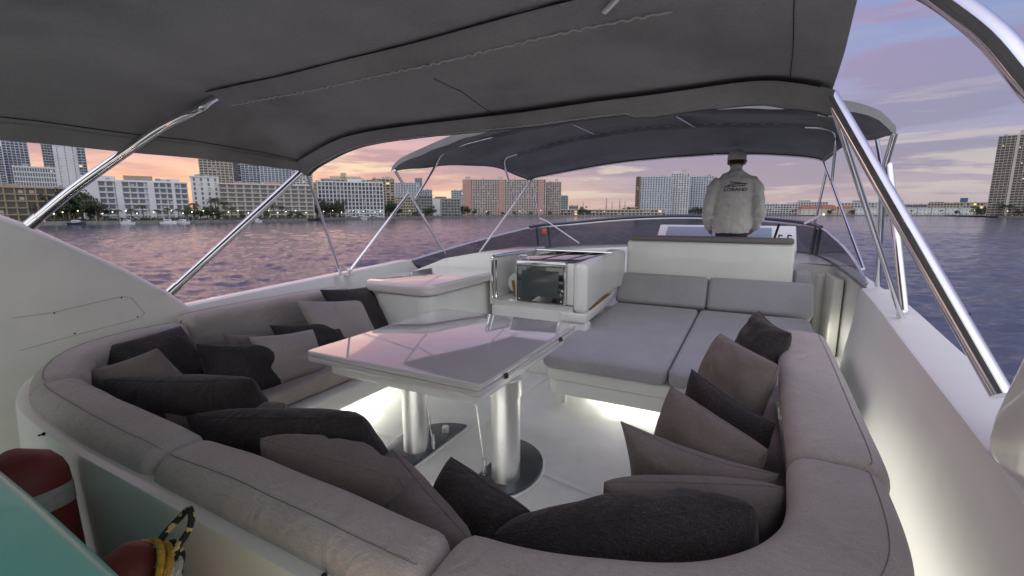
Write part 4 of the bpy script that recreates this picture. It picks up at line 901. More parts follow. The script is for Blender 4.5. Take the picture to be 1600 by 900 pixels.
# ================================================================== BIMINI TOPS
def interp_profile(prof, n):
    pts = [Vector((x, 0, z)) for x, z in prof]; sp_ = smooth_path(pts, 12); L = [0]
    for a, c in zip(sp_, sp_[1:]): L.append(L[-1] + (c - a).length)
    out = []
    for k in range(n + 1):
        s_ = L[-1] * k / n; j = 0
        while j < len(L) - 2 and L[j + 1] < s_: j += 1
        t = (s_ - L[j]) / max(1e-6, L[j + 1] - L[j]); out.append(sp_[j].lerp(sp_[j + 1], t))
    return out
def canopy(rowsdef, n=60, per=6, sag=.0, nz=.006):
    profs = [interp_profile(p_, n) for y, p_ in rowsdef]; ys = [y for y, p_ in rowsdef]; grid = []
    for j in range(n + 1):
        colp = smooth_path([Vector((profs[i][j].x, ys[i], profs[i][j].z)) for i in range(len(ys))], per); grid.append(colp)
    rows = []
    for i in range(len(grid[0])):
        fi = i / per; t = fi - int(fi)
        rows.append([Vector((g[i].x, g[i].y, g[i].z - sag * math.sin(math.pi * t) * math.sin(math.pi * j / n) ** .5 + nz * noise.noise(Vector((g[i].x * 2.2, g[i].y * 2.2, 0))))) for j, g in enumerate(grid)])
    return rows
def solid_sheet(rows, th=.004):
    b = MB(); b.grid(rows); b.grid([[p_ + Vector((0, 0, th)) for p_ in r] for r in rows]); 
    # rim
    per = rows[0] + [r[-1] for r in rows[1:]] + rows[-1][::-1][1:] + [r[0] for r in rows[::-1][1:]]
    b.grid([per, [p_ + Vector((0, 0, th)) for p_ in per]]); bmesh.ops.remove_doubles(b.bm, verts=b.bm.verts, dist=1e-5); return b
bim1 = empty('bimini_top', (-1.3, 1.5, 1.9)); tag(bim1, 'large grey canvas bimini top overhead covering the settee', 'bimini top'); b1 = sub(bim1)
y23 = [(-2.86, 1.775), (-2.72, 1.84), (-2.33, 1.94), (-1.8, 1.965), (-1.27, 1.968), (-.5, 1.98), (-.05, 1.99), (.14, 1.955), (.25, 1.915)]
y20 = [(-2.86, 1.785), (-2.74, 1.90), (-2.35, 2.0), (-1.8, 2.02), (-1.27, 2.03), (-.5, 2.045), (-.05, 2.04), (.13, 2.01), (.235, 1.97)]
y155 = [(-2.87, 1.79), (-2.80, 1.95), (-2.66, 2.05), (-2.40, 2.07), (-1.9, 2.075), (-1.4, 2.085), (-.86, 2.105), (-.45, 2.115), (.0, 2.11), (.22, 2.075)]
y9 = [(-2.87, 1.79), (-2.80, 1.95), (-2.66, 2.05), (-2.40, 2.075), (-1.9, 2.085), (-1.4, 2.10), (-.86, 2.12), (-.45, 2.13), (.0, 2.13), (.24, 2.10)]
ym = [(-2.87, 1.77), (-2.80, 1.93), (-2.66, 2.03), (-2.40, 2.055), (-1.9, 2.06), (-1.4, 2.08), (-.86, 2.10), (-.45, 2.11), (.0, 2.11), (.26, 2.08)]
rows1 = canopy([(-1.3, ym), (-.4, ym), (.3, y9), (.9, y9), (1.55, y155), (1.95, y20), (2.32, y23)], sag=.012)
b1(solid_sheet(rows1), 'canvas', M['canvas'])
# side hem (hanging edge) port
rows = [[r[0] + Vector((-.004, 0, .012)) for r in rows1], [r[0] + Vector((-.012, 0, -.03)) for r in rows1], [r[0] + Vector((.006, 0, -.035)) for r in rows1], [r[1] + Vector((.0, 0, -.012)) for r in rows1]]
b = MB(); b.grid(rows); b1(b, 'side_hem', M['canvas'])
def row_at(yv):
    best = min(rows1, key=lambda r: abs(r[30].y - yv)); return best
def along(yv, dz, j0, j1, dy=0): r = row_at(yv); return [r[j] + Vector((0, dy, dz)) for j in range(j0, j1 + 1)]
# front valance under hoop 1
fr_ = rows1[-1]
b = MB(); rows = []
for k, (dy, dz) in enumerate(((-.12, -.006), (-.08, -.022), (-.035, -.044), (-.012, -.052), (.016, -.058), (.036, -.042), (.040, .0), (.0, .016))):
    rows.append([p_ + Vector((0, dy, dz - (.012 * (1 + noise.noise(Vector((p_.x * 6, k * .3, 0)))) if 0 < k < 4 else 0) - (.02 if k in (2, 3, 4) and j > 44 else 0))) for j, p_ in enumerate(fr_)])
b.grid(rows); b1(b, 'front_valance', M['canvas'])
b = MB(); b.grid([[p_ + Vector((0, 0, -.002)) for p_ in rows[3]], [p_ + Vector((0, 0, -.003)) for p_ in rows[4]], [p_ + Vector((0, .002, 0)) for p_ in rows[5]]]); b1(b, 'edge_binding', M['canvas_dk'])
def wavy(pts, amp, fr=2.0, up=Vector((0, 1, 0))):
    out = []
    sm = smooth_path(pts, 5)
    for i, p_ in enumerate(sm): out.append(p_ + up * amp * math.sin(i * fr * .8) + Vector((0, 0, amp * .5 * math.cos(i * fr * .63))))
    return out
def seam_line(pts, r, name, m): b = MB(); b.tube(pts, r, 6); return b1(b, name, m)
def pocket(yv, j0, j1):
    r = row_at(yv); b = MB(); rows = []
    for dy, dz in ((-.08, -.004), (-.045, -.022), (-.01, -.036), (.025, -.046), (.044, -.048), (.053, -.03), (.056, .0)):
        rows.append([r[j] + Vector((0, dy, dz + .011 * noise.noise(Vector((r[j].x * 20, dy * 40, 3))))) for j in range(j0, j1 + 1)])
    b.grid(rows); return b1(b, 'hoop_pocket', M['canvas'])
pocket(1.55, 9, 60); pocket(.3, 4, 60)
seam_line(along(1.55, -.010, 9, 60, dy=-.085), .0028, 'seam', M['black'])
seam_line(wavy(along(1.55, -.052, 9, 51, dy=.040), .005), .0036, 'zip', M['zip'])
seam_line(along(2.32, -.010, 2, 59, dy=-.125), .0028, 'seam', M['black'])
seam_line(wavy(along(2.32, -.062, 1, 60, dy=-.034), .004), .0032, 'zip', M['zip'])
seam_line([r[1].lerp(r[2], .3) + Vector((.002, 0, -.006)) for r in rows1[:-2]], .0020, 'seam', M['black'])
seam_line([r[57] + Vector((0, 0, -.004)) for r in rows1[:-2]], .0014, 'seam', M['black'])
seam_line([r[31] + Vector((0, 0, -.003)) for r in rows1[-10:-1]], .0014, 'seam', M['black'])
# hoops and legs of the aft bimini
R1 = .0255
def b1tube(pts, r=R1, name='hoop', n=14): b = MB(); b.tube(pts, r, n); return b1(b, name, M['chrome'])
foot_p2 = Vector((-3.09, .91, 1.40)); h2 = row_at(1.55)
pL = onX(210, 225, -3.0); pB = onY(318, 166, 1.55)
hp2 = [foot_p2, onX(120, 292, -2.99), onX(210, 228, -2.85), onX(255, 198, -2.76), onX(290, 180, -2.70), onY(320, 165, 1.54)] + [h2[j] + Vector((0, 0, .03)) for j in range(13, 52, 4)]
hr2 = [h2[50] + Vector((0, 0, -.006)), Vector((.12, 1.55, 2.08)), Vector((.29, 1.50, 2.0)), Vector((.40, 1.36, 1.83)), Vector((.47, 1.25, 1.66)), Vector((.60, 1.05, 1.35)), Vector((.66, .95, 1.2))]
b1tube(smooth_path(hp2, 6), .023); b1tube(smooth_path(hr2, 6), .026)
h1 = rows1[-1]
foot_p1 = onX(267, 456, -3.08); foot_p1 = Vector((foot_p1.x, foot_p1.y, foot_p1.z))
foot_s1 = Vector((.70, 1.86, .90)); cs1 = Vector((.255, 2.30, 1.915))
foot_s1 = onX(1566, 618, .60)
path1 = [foot_p1, onX(478, 262, -2.87)] + [h1[j] + Vector((0, -.0, -.012)) for j in range(3, 58, 4)] + [onY(1299, 150, 2.26), foot_s1 + (onY(1299, 150, 2.26) - foot_s1) * .62, foot_s1]
sm = [path1[0].lerp(path1[1], t / 8) for t in range(8)] + smooth_path(path1[1:-2], 4) + [path1[-3].lerp(foot_s1, t / 8) for t in range(1, 9)]
b1tube(sm, .0245)
# forward struts of the aft bimini
sp1 = onX(531, 424, -3.22); b1tube([path1[1] + Vector((.0, .0, -.02)), sp1], .011, 'strut')
ss1 = onZ(1408, 494, .885); b1tube([onY(1303, 168, 2.30), ss1], .0135, 'strut')
b1tube([Vector((-.46, 1.53, 2.085)), Vector((-.30, 1.35, 2.09))], .014, 'strut')
def footing(p_, s=1, par=None):
    b = MB(); b.box(p_.x - .035 * s, p_.x + .035 * s, p_.y - .05 * s, p_.y + .05 * s, p_.z - .028, p_.z - .020, bev=.002)
    b.cyl((p_.x, p_.y), .014 * s, p_.z - .022, p_.z + .012, 14); b.box(p_.x - .02 * s, p_.x + .02 * s, p_.y - .008, p_.y + .008, p_.z - .01, p_.z + .035, bev=.003)
    return (par or b1)(b, 'foot_bracket', M['chrome'])
footing(ss1, 1); footing(sp1, .8)
b = MB(); b.tube([foot_p2 - (hp2[1] - foot_p2).normalized() * .02, foot_p2 + (hp2[1] - foot_p2).normalized() * .035], .027, 14); b1(b, 'foot_bracket', M['chrome'])
b = MB(); b.tube([foot_p1 - (path1[1] - foot_p1).normalized() * .01, foot_p1 + (path1[1] - foot_p1).normalized() * .05], .03, 14); b1(b, 'foot_bracket', M['chrome'])
# push button on the starboard leg
pbm = onX(1515, 515, .555); b = MB(); 
leg_dir = (foot_s1 - path1[-3]).normalized(); pb = foot_s1 - leg_dir * .22; to_cam = (Vector((0, 0, ZC)) - pb).normalized(); side_ = (to_cam - leg_dir * to_cam.dot(leg_dir)).normalized()
q = pb + (side_ * .35 + Vector((.8, .45, .25)) * .9).normalized() * .0235; b.ball(q, .006, sub=2); b1(b, 'button', M['black'])

bim2 = empty('bimini_top', (-1.2, 4.9, 1.9)); tag(bim2, 'smaller grey bimini top over the helm and sunbed, further forward', 'bimini top'); b2 = sub(bim2)
yA = [(-3.10, 1.875), (-2.95, 1.96), (-2.46, 2.10), (-2.0, 2.19), (-1.26, 2.235), (-.6, 2.215), (-.14, 2.18), (.35, 2.12), (.6, 2.04), (.71, 1.93)]
yB = [(-3.08, 1.99), (-2.98, 2.08), (-2.6, 2.20), (-2.0, 2.29), (-1.3, 2.33), (-.6, 2.31), (-.1, 2.27), (.35, 2.21), (.6, 2.13), (.70, 2.0)]
yC = [(-3.04, 2.07), (-2.92, 2.13), (-2.48, 2.22), (-1.9, 2.32), (-1.2, 2.37), (-.5, 2.36), (.0, 2.32), (.4, 2.27), (.62, 2.2), (.70, 2.08)]
yD = [(-2.99, 1.95), (-2.9, 1.975), (-2.3, 2.06), (-1.8, 2.12), (-1.3, 2.155), (-.5, 2.175), (0, 2.155), (.4, 2.11), (.62, 2.065), (.68, 2.04)]
rows2 = canopy([(3.5, yA), (4.25, yB), (5.35, yC), (6.4, yD)], sag=.02, nz=.008)
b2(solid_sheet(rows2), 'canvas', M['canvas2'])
A = rows2[0]
b = MB(); rows = []
for k in range(5):
    t = k / 4; rows.append([p_ + Vector((0, -.02 - .03 * t, .014 * (1 - t) - .075 * t * (.6 + .4 * math.sin(math.pi * j / 60)) - .004 * math.sin(j * 1.3) * t)) for j, p_ in enumerate(A)])
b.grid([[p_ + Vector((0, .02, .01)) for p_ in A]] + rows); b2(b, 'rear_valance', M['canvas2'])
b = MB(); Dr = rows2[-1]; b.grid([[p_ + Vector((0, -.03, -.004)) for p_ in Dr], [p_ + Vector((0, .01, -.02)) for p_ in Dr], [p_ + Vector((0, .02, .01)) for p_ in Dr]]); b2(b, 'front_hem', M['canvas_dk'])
for side in (0, 60):
    s_ = -1 if side == 0 else 1; e = [r[side] for r in rows2]
    b = MB(); b.grid([[p_ + Vector((s_ * .006, 0, .01)) for p_ in e], [p_ + Vector((s_ * .01, 0, -.035 + .006 * math.sin(i * 1.1))) for i, p_ in enumerate(e)]]); b2(b, 'side_hem', M['canvas2'])
def row2(yv): return min(rows2, key=lambda r: abs(r[30].y - yv))
def b2tube(pts, r=.0145, name='hoop'): b = MB(); b.tube(pts, r, 12); return b2(b, name, M['chrome'])
rB = row2(4.2); rC = row2(5.35)
for r_, y_ in ((rB, 4.25), (rC, 5.35)):
    b = MB(); b.grid([[r_[j] + Vector((0, dy, dz)) for j in range(6, 55)] for dy, dz in ((-.06, .004), (-.04, -.03), (-.015, -.044), (.015, -.044), (.04, -.03), (.06, .004))]); b2(b, 'hoop_pocket', M['canvas2'])
    b = MB(); pts = [r_[j] + Vector((0, -.075, -.012)) for j in range(8, 52)]
    for k in range(0, len(pts) - 1, 2): b.tube([pts[k], pts[k].lerp(pts[k + 1], .8)], .0022, 5)
    b2(b, 'stitching', M['zip'])
foot_As, foot_Ap = onZ(1371, 446, .90), onX(703, 408, -3.50)
cAp, cAs = onY(617, 266, 3.5), onY(1398, 208, 3.5)
b2tube([cAp, foot_Ap]); b2tube(bent([cAs, cAs + Vector((-.01, .10, -.20)), foot_As], .1), .018)
b2tube([cAp.lerp(foot_Ap, .2), onX(545, 425, -3.25)], .0145, 'strut')
jA = cAs + Vector((-.005, .09, -.20)); b2tube([jA + Vector((.014, 0, .03)), onZ(1413, 487, .89)], .021, 'strut'); footing(onX(545, 425, -3.25), .8, b2)
r2p = lambda r_, j: r_[j] + Vector((0, 0, -.02))
def hooploop(r_, low_p, low_s, bp0, bs0, rad=.011):
    mid = smooth_path(list(bp0) + [r_[j] + Vector((0, 0, -.022)) for j in range(14, 47, 4)] + list(bs0), 4)
    b2tube([low_p.lerp(bp0[0], t / 5) for t in range(5)] + mid + [bs0[-1].lerp(low_s, t / 5) for t in range(1, 6)], rad)
jB = cAp.lerp(foot_Ap, .36)
hooploop(rB, onX(648, 313, -3.12), jA.lerp(foot_As, .09), [onX(681, 258, -3.06), onX(690, 242, -3.0), onY(712, 230, 4.2), onY(748, 219, 4.2)], [r2p(rB, 50), onY(1352, 186, 4.2), onY(1367, 199, 4.2)], .0125)
foot_Dp = onX(745, 400, -3.42); cDp = onY(831, 281, 6.35); cDs = onY(1286, 250, 6.35); foot_Ds = onX(1349, 420, .86)
b2tube([cDp, foot_Dp], .0145); b2tube([cDs, foot_Ds], .0145)
hooploop(rC, foot_Dp.lerp(cDp, .70), cDs.lerp(foot_Ds, .27), [onX(789, 262, -2.98), onY(789, 249, 5.35), onY(803, 242, 5.35), onY(845, 232, 5.35)], [onY(1245, 198, 5.35), onY(1292, 201, 5.35), onY(1305, 210, 5.35), onY(1306, 224, 5.35)], .0135)
b2tube([cDp + Vector((0, 0, -.03)), onX(843, 346, -3.22)], .0125, 'strut'); b2tube([cDs.lerp(foot_Ds, .12), onX(1272, 354, .77)], .014, 'strut')
b2tube([onX(843, 341, -3.22), onX(855, 346, -3.1), onX(905, 380, -2.55)], .010, 'strut')
b2tube([onX(1287, 335, .77), onX(1258, 349, .62)], .016, 'strut')
for (a, c) in (((880, 186), (929, 209)), ((1056, 180), (1086, 198))):
    b2tube([onY(*a, 4.28), onY(*c, 5.28)], .017, 'strut')
Df = rows2[-1]; b2tube([p_ + Vector((0, -.01, -.012)) for p_ in Df], .012)

# ================================================================== PILLOWS
def pillow(name_label, tl, tr, drop, th, m, puff=.44, seed=0, pinch=.085, sag=0.0, zip_=True):
    """tl, tr: the two upper corners; drop: vector down to the lower corners"""
    tl, tr, drop = Vector(tl), Vector(tr), Vector(drop); bl, br_ = tl + drop, tr + drop; cen_ = (tl + tr + bl + br_) / 4
    th *= 1.08; nrm = (tr - tl).cross(drop).normalized(); N = 22; rn_ = random.Random(seed)
    off = Vector((rn_.random() * 50, rn_.random() * 50, 0)); b = MB(); sheets = []
    def base(u, v):
        # edges bow inward between the corners; corners stay sharp
        bu = u + pinch * .5 * (1 - (2 * v - 1) ** 2) * -(2 * u - 1) * abs(2 * u - 1) ** 2
        bv = v + pinch * .5 * (1 - (2 * u - 1) ** 2) * -(2 * v - 1) * abs(2 * v - 1) ** 2
        q0 = tl * (1 - bu) * (1 - bv) + tr * bu * (1 - bv) + bl * (1 - bu) * bv + br_ * bu * bv
        return cen_ + (q0 - cen_) * (1 - .02 * (abs(2 * u - 1) * abs(2 * v - 1)) ** 5)
    for sgn in (1, -1):
        rows_ = []
        for i in range(N + 1):
            row = []
            for j in range(N + 1):
                u, v = .5 - .5 * math.cos(math.pi * j / N), .5 - .5 * math.cos(math.pi * i / N); p_ = base(u, v)
                ed = (1 - abs(2 * u - 1) ** 3.0) * (1 - abs(2 * v - 1) ** 3.0); hgt_ = th / 2 * max(0, ed) ** puff
                wr = noise.noise(Vector((u * 5, v * 5, sgn * 3)) + off) * .024 + noise.noise(Vector((u * 14, v * 4, sgn)) + off) * .012
                # creases radiating from the corners
                for cu in (0, 1):
                    for cv in (0, 1):
                        du, dv = u - cu, v - cv; rr = math.hypot(du, dv)
                        if rr < .5: wr += .011 * math.sin(math.atan2(dv, du) * 9 + cu * 2 + seed) * (1 - rr * 2) * min(1, rr * 8)
                p_ = p_ + nrm * sgn * (hgt_ + wr * min(1, ed * 1.4) ** 1.5 * (th / .18)) + Vector((0, 0, -sag * math.sin(math.pi * u) * (1 - v)))
                row.append(p_ - cen_)
            rows_.append(row)
        b.grid(rows_)
    bmesh.ops.remove_doubles(b.bm, verts=b.bm.verts, dist=1e-5)
    o = b.build('pillow', m, None, angle=75); o.location = cen_
    ring = [base(t / 14, 0) for t in range(14)] + [base(1, t / 14) for t in range(14)] + [base(1 - t / 14, 1) for t in range(14)] + [base(0, 1 - t / 14) for t in range(15)]
    pb_ = MB(); pb_.tube([p_ - cen_ for p_ in ring], .0022, 6, cap=False); pb_.build('piping', m, o)
    if seed == 5:
        tg = MB(); q_ = br_ - cen_; tg.box(q_.x - .004, q_.x + .02, q_.y - .012, q_.y + .012, q_.z + .015, q_.z + .055, bev=.002); tg.build('care_tag', M['zip'], o)
    tag(o, name_label, 'pillow', 'throw pillows on the settee')
    return o
H_, T_, B_ = M['char'], M['taupe'], M['beige']
# port side row, against the port backrest (top corners: pixel bearing on a plane x)
def PX(a, c, x): return onX(a[0], a[1], x), onX(c[0], c[1], x)
def pil(label, a, c, plane, val, drop, th, m, plane2=None, val2=None, **kw):
    f = {'x': onX, 'y': onY, 'z': onZ}; tl = f[plane](a[0], a[1], val); tr = f[plane2 or plane](c[0], c[1], val if val2 is None else val2)
    return pillow(label, tl, tr, drop, th, m, **kw)
pil('charcoal pillow farthest forward, leaning on the white storage counter', (499, 452), (578, 447), 'x', -2.80, (.22, .05, -.40), .13, H_, seed=1)
pil('light grey pillow on the port seat in front of the farthest charcoal one', (463, 470), (563, 468), 'x', -2.70, (.18, .03, -.36), .13, B_, seed=2)
pil('charcoal pillow between the two light grey ones on the port seat', (420, 508), (541, 500), 'x', -2.62, (.16, .02, -.32), .12, H_, seed=3)
pil('light grey pillow lying lowest, beside the table corner', (388, 526), (489, 514), 'x', -2.50, (.10, .02, -.31), .12, B_, seed=4)
pil('small taupe pillow tucked behind others on the port backrest', (348, 521), (400, 521), 'x', -2.72, (.10, .0, -.30), .10, T_, seed=41)
pil('charcoal pillow with small white tag on the port seat cushion', (305, 537), (450, 533), 'x', -2.50, (.08, -.02, -.30), .14, H_, seed=5)
pil('slumped charcoal pillow in the port corner of the settee', (133, 548), (283, 508), 'x', -2.84, (.30, .06, -.33), .15, H_, plane2='x', val2=-2.80, seed=6)
pil('taupe pillow propped on the slumped charcoal one in the port corner', (119, 582), (246, 543), 'x', -2.58, (.20, .14, -.30), .14, T_, seed=7, plane2='x', val2=-2.45)
pil('charcoal pillow lying along the rear backrest near the port corner', (158, 592), (394, 592), 'y', .86, (.02, .14, -.30), .16, H_, plane2='y', val2=1.02, seed=8)
pil('taupe pillow mostly hidden between two charcoal ones on the rear seat', (255, 646), (444, 630), 'y', .90, (.02, .15, -.28), .14, T_, plane2='y', val2=1.08, seed=9)
pil('charcoal pillow on the rear seat behind the long brown one', (288, 650), (566, 652), 'y', .84, (.03, .16, -.30), .18, H_, plane2='y', val2=1.02, seed=10, pinch=.05)
pil('brown taupe pillow resting on the middle of the rear backrest', (404, 684), (622, 745), 'y', .80, (.03, .16, -.30), .19, T_, plane2='y', val2=.88, seed=11, pinch=.04)
pil('dark plum pillow standing on edge left of the textured charcoal one', (612, 700), (735, 842), 'y', 1.08, (-.10, -.06, -.30), .17, T_, plane2='y', val2=.80, seed=12, pinch=.05)
pil('textured charcoal pillow standing in front of the right table column', (704, 712), (832, 800), 'y', 1.12, (-.06, -.12, -.30), .18, H_, plane2='y', val2=1.02, seed=13, pinch=.05)
pil('largest charcoal pillow lying at the bottom along the rear backrest', (768, 836), (1180, 790), 'y', .86, (.0, .13, -.28), .20, H_, plane2='y', val2=1.04, seed=14, pinch=-.04)
pil('pinkish taupe pillow directly behind the largest charcoal one', (942, 752), (1226, 760), 'y', 1.10, (.02, .08, -.33), .15, T_, plane2='y', val2=1.28, seed=15, pinch=-.02)
pil('taupe pillow with a peaked corner, second from the rear on starboard', (968, 656), (1220, 740), 'y', 1.38, (.02, .02, -.40), .15, T_, plane2='y', val2=1.40, seed=16, pinch=.16)
pil('grey taupe pillow in the middle of the starboard row', (1048, 602), (1202, 702), 'y', 1.72, (-.08, -.06, -.42), .17, T_, plane2='y', val2=1.52, seed=17, pinch=.03)
pil('flat charcoal pillow squeezed between two taupe ones on starboard', (1080, 575), (1213, 662), 'y', 1.95, (-.05, -.04, -.38), .13, H_, plane2='y', val2=1.72, seed=18)
pil('taupe pillow leaning against the starboard backrest below the last charcoal one', (1125, 520), (1218, 570), 'y', 2.30, (-.12, -.10, -.40), .17, T_, plane2='y', val2=2.02, seed=19, pinch=.03)
pil('charcoal pillow farthest forward on the starboard side by the sunbed', (1186, 485), (1237, 520), 'y', 2.72, (-.12, -.08, -.30), .15, H_, plane2='y', val2=2.42, seed=20, pinch=.12)

# ================================================================== AFT CLUTTER
def fender_body(p0, p1, r, name, label, straps=(.25,)):
    p0, p1 = Vector(p0), Vector(p1); e = empty(name, p0); tag(e, label, 'fender'); ax = (p1 - p0); L = ax.length; a = ax.normalized()
    pts = []; rad = []
    for k in range(25):
        t = k / 24; s_ = L * t; ed = min(s_, L - s_); rr = r if ed > r else r * math.sqrt(max(0.0, 1 - ((r - ed) / r) ** 2)); pts.append(a * s_); rad.append(max(rr, .012))
    MB().tube(pts, r, 28, radii=rad).build('body', M['red'], e, angle=80)
    for s_ in straps:
        b = MB(); b.tube([a * (L * s_ - .028), a * (L * s_ - .027), a * (L * s_ + .027), a * (L * s_ + .028)], r, 28, cap=False, radii=[r * .99, r * 1.02, r * 1.02, r * .99]); b.build('strap', M['strap'], e, angle=60)
    return e
ft = onY(24, 716, .40)
fender_body(Vector((ft.x + .14, .37, .12)), ft + Vector((-.02, .0, .02)), .105, 'fender', 'red fender with a silver reflective band leaning behind the settee', (.78,))
f2 = onY(205, 862, .38)
f2 = f2 + Vector((0, 0, -.035)); e2 = fender_body(f2 + Vector((.10, -.02, -.45)), f2 + Vector((-.02, 0, .045)), .075, 'fender', 'lower red fender wrapped in white and yellow rope', ())
def coil(center_, r, tr_, turns, mtl, name, label, tilt=0, seed=0, cat='rope', zsp=.012):
    pts = []; rn_ = random.Random(seed)
    for k in range(int(turns * 20)):
        a = k * math.pi / 10; rr = r * (1 + .12 * math.sin(k * .37 + seed)); pts.append(Vector((rr * math.cos(a), rr * math.sin(a) * .85, zsp * k / 20 + .006 * math.sin(k * .9))))
    rot = Matrix.Rotation(tilt, 3, 'X'); b = MB(); b.tube([rot @ p_ for p_ in pts], tr_, 8); o = b.build(name, mtl, None); o.location = center_; tag(o, label, cat); return o
coil(f2 + Vector((.02, -.01, -.03)), .088, .009, 2.2, M['rope_w'], 'rope', 'white rope tied around the lower red fender', .5, 1)
coil(f2 + Vector((.03, -.01, .0)), .082, .007, 1.3, M['rope_y'], 'rope', 'yellow rope strand around the lower red fender', .6, 2)
rl = onY(268, 858, .43)
def loop(b, c, a, h, tilt, tr_, ph=0, turns=1.0, drift=(0, 0, 0)):
    c = Vector(c); rot = Matrix.Rotation(tilt, 3, 'X') @ Matrix.Rotation(ph, 3, 'Y'); n = int(28 * turns)
    b.tube([c + rot @ Vector((a * math.cos(k / 28 * 6.283), .004 * math.sin(k * .7), h * math.sin(k / 28 * 6.283))) + Vector(drift) * (k / n) for k in range(n + 1)], tr_, 8)
b = MB(); loop(b, (.012, .0, .03), .026, .062, -.6, .0068, .25, 1.0); loop(b, (.0, -.006, -.02), .022, .034, -.6, .0068, -.5, 1.6, (.012, 0, -.012))
loop(b, (.01, -.012, -.035), .030, .022, -.6, .0068, .4, 1.5, (0, 0, .01)); loop(b, (-.012, -.012, -.045), .022, .028, -.3, .0068, 1.0, 1.4, (.01, 0, -.01))
b.tube(smooth_path([(.02, -.01, -.05), (.03, -.015, -.09), (.02, -.01, -.14), (.03, 0, -.22)], 5), .0068, 8)
rp = b.build('rope', M['rope']); rp.location = rl; tag(rp, 'black rope with yellow flecks looped on the settee back wall', 'rope')
tA, tB = onZ(0, 752, .98), onZ(192, 902, .98)
b = MB(); dirv = (tB - tA).normalized(); nn = Vector((dirv.y, -dirv.x, 0))
if nn.y > 0: nn = -nn
A0 = tA - dirv * .9; B0 = tB + dirv * .12; poly = []
for k in range(13):
    t = k / 12; p_ = A0.lerp(B0, t) + nn * (-.02 * math.sin(math.pi * t)); poly.append((p_.x, p_.y))
poly += [((B0 + nn * .30).x, (B0 + nn * .30).y), ((A0 + nn * .60).x, (A0 + nn * .60).y)]
b.prism(poly, 'z', 0.0, .98, bev=.02, seg=4); pbd = b.build('storage_box', M['teal'], None); tag(pbd, 'flat topped teal box at the bottom left corner behind the settee', 'box')

# ================================================================== THE MAN AT THE HELM
def voxel_body(name, mtl, chains, blobs, vox=.012, smooth_it=6, disp=0.0, parent=None):
    """chains: list of [(point, rx, ry)] swept with elliptical rings (rx across x, ry depth); blobs: ellipsoids. fused into one skin"""
    b = MB()
    for ch in chains:
        rows_ = []
        for i, (p_, rx, ry) in enumerate(ch):
            p_ = Vector(p_); a = Vector(ch[max(0, i - 1)][0]); c = Vector(ch[min(len(ch) - 1, i + 1)][0]); t = (c - a).normalized()
            ux = Vector((1, 0, 0)); 
            if abs(t.x) > .9: ux = Vector((0, 0, 1))
            ux = (ux - t * ux.dot(t)).normalized(); uy = t.cross(ux)
            rows_.append([p_ + ux * rx * math.cos(2 * math.pi * k / 24) + uy * ry * math.sin(2 * math.pi * k / 24) for k in range(24)])
        b.grid(rows_, closed=True, cap=True)
    for (c, r, sx, sy, sz) in blobs: b.ball(c, r, sx, sy, sz)
    me = b.mesh(name, mtl); o = bpy.data.objects.new(name, me); C.objects.link(o)
    md = o.modifiers.new('r', 'REMESH'); md.mode = 'VOXEL'; md.voxel_size = vox
    s2 = o.modifiers.new('s', 'SMOOTH'); s2.iterations = smooth_it; s2.factor = .5
    dg = bpy.context.evaluated_depsgraph_get(); nm = bpy.data.meshes.new_from_object(o.evaluated_get(dg)); C.objects.unlink(o); bpy.data.objects.remove(o)
    nm.name = name
    nm.materials.clear(); nm.materials.append(mtl)
    if disp:
        nm.update(); nr = [v.normal.copy() for v in nm.vertices]
        for v, n in zip(nm.vertices, nr):
            w = noise.noise(Vector((v.co.x * 6 + v.co.z * 3, v.co.y * 5, v.co.z * 14))) + .5 * noise.noise(v.co * 22); v.co += n * disp * w
    nm.polygons.foreach_set('use_smooth', [True] * len(nm.polygons))
    q = bpy.data.objects.new(name, nm); C.objects.link(q); q.parent = parent; return q
MX, MY, MZ = -.19, 5.98, .345
man = empty('person', (MX, MY, MZ), math.radians(6)); man.scale = (.91, 1, 1); tag(man, 'man in beige jacket and cap standing at the helm, seen from behind', 'person')
# local frame: x right, y forward, z up from his soles
def arm(s):
    return [((s * .15, 0, 1.38), .045, .055), ((s * .205, -.005, 1.32), .048, .05), ((s * .265, -.02, 1.2), .046, .05), ((s * .298, -.02, 1.09), .046, .048), ((s * .30, .04, 1.00), .044, .044), ((s * .27, .14, .92), .036, .034), ((s * .255, .18, .895), .032, .026)]
body = voxel_body('body', M['skin'], [
    [((0, 0, .92), .15, .11), ((0, 0, 1.05), .15, .10), ((0, 0, 1.2), .16, .105), ((0, 0, 1.36), .17, .10), ((0, .0, 1.43), .12, .08), ((0, .0, 1.50), .06, .06), ((0, .01, 1.58), .056, .06), ((0, .02, 1.66), .06, .07)],
    arm(1), arm(-1),
    [((-.09, 0, .95), .09, .10), ((-.10, .01, .70), .075, .08), ((-.105, .015, .48), .055, .06), ((-.11, .0, .30), .052, .055), ((-.11, .0, .10), .038, .042), ((-.11, .01, .04), .045, .05)],
    [((.09, 0, .95), .09, .10), ((.10, .01, .70), .075, .08), ((.105, .015, .48), .055, .06), ((.11, .0, .30), .052, .055), ((.11, .0, .10), .038, .042), ((.11, .01, .04), .045, .05)]],
    [((0, .02, 1.69), .1, .88, 1.0, 1.14), ((0, .07, 1.655), .06, .8, .8, .9), ((0, .135, 1.675), .018, .8, 1.2, 1.2), ((-.098, .0, 1.675), .030, .40, .8, 1.15), ((.098, .0, 1.675), .030, .40, .8, 1.15),
     ((-.11, .06, .03), .05, .9, 2.2, .6), ((.11, .06, .03), .05, .9, 2.2, .6)] +
    [((s * .25, .205, .885), .042, .5, 1.0, 1.0) for s in (1, -1)], vox=.009, smooth_it=4, parent=man)
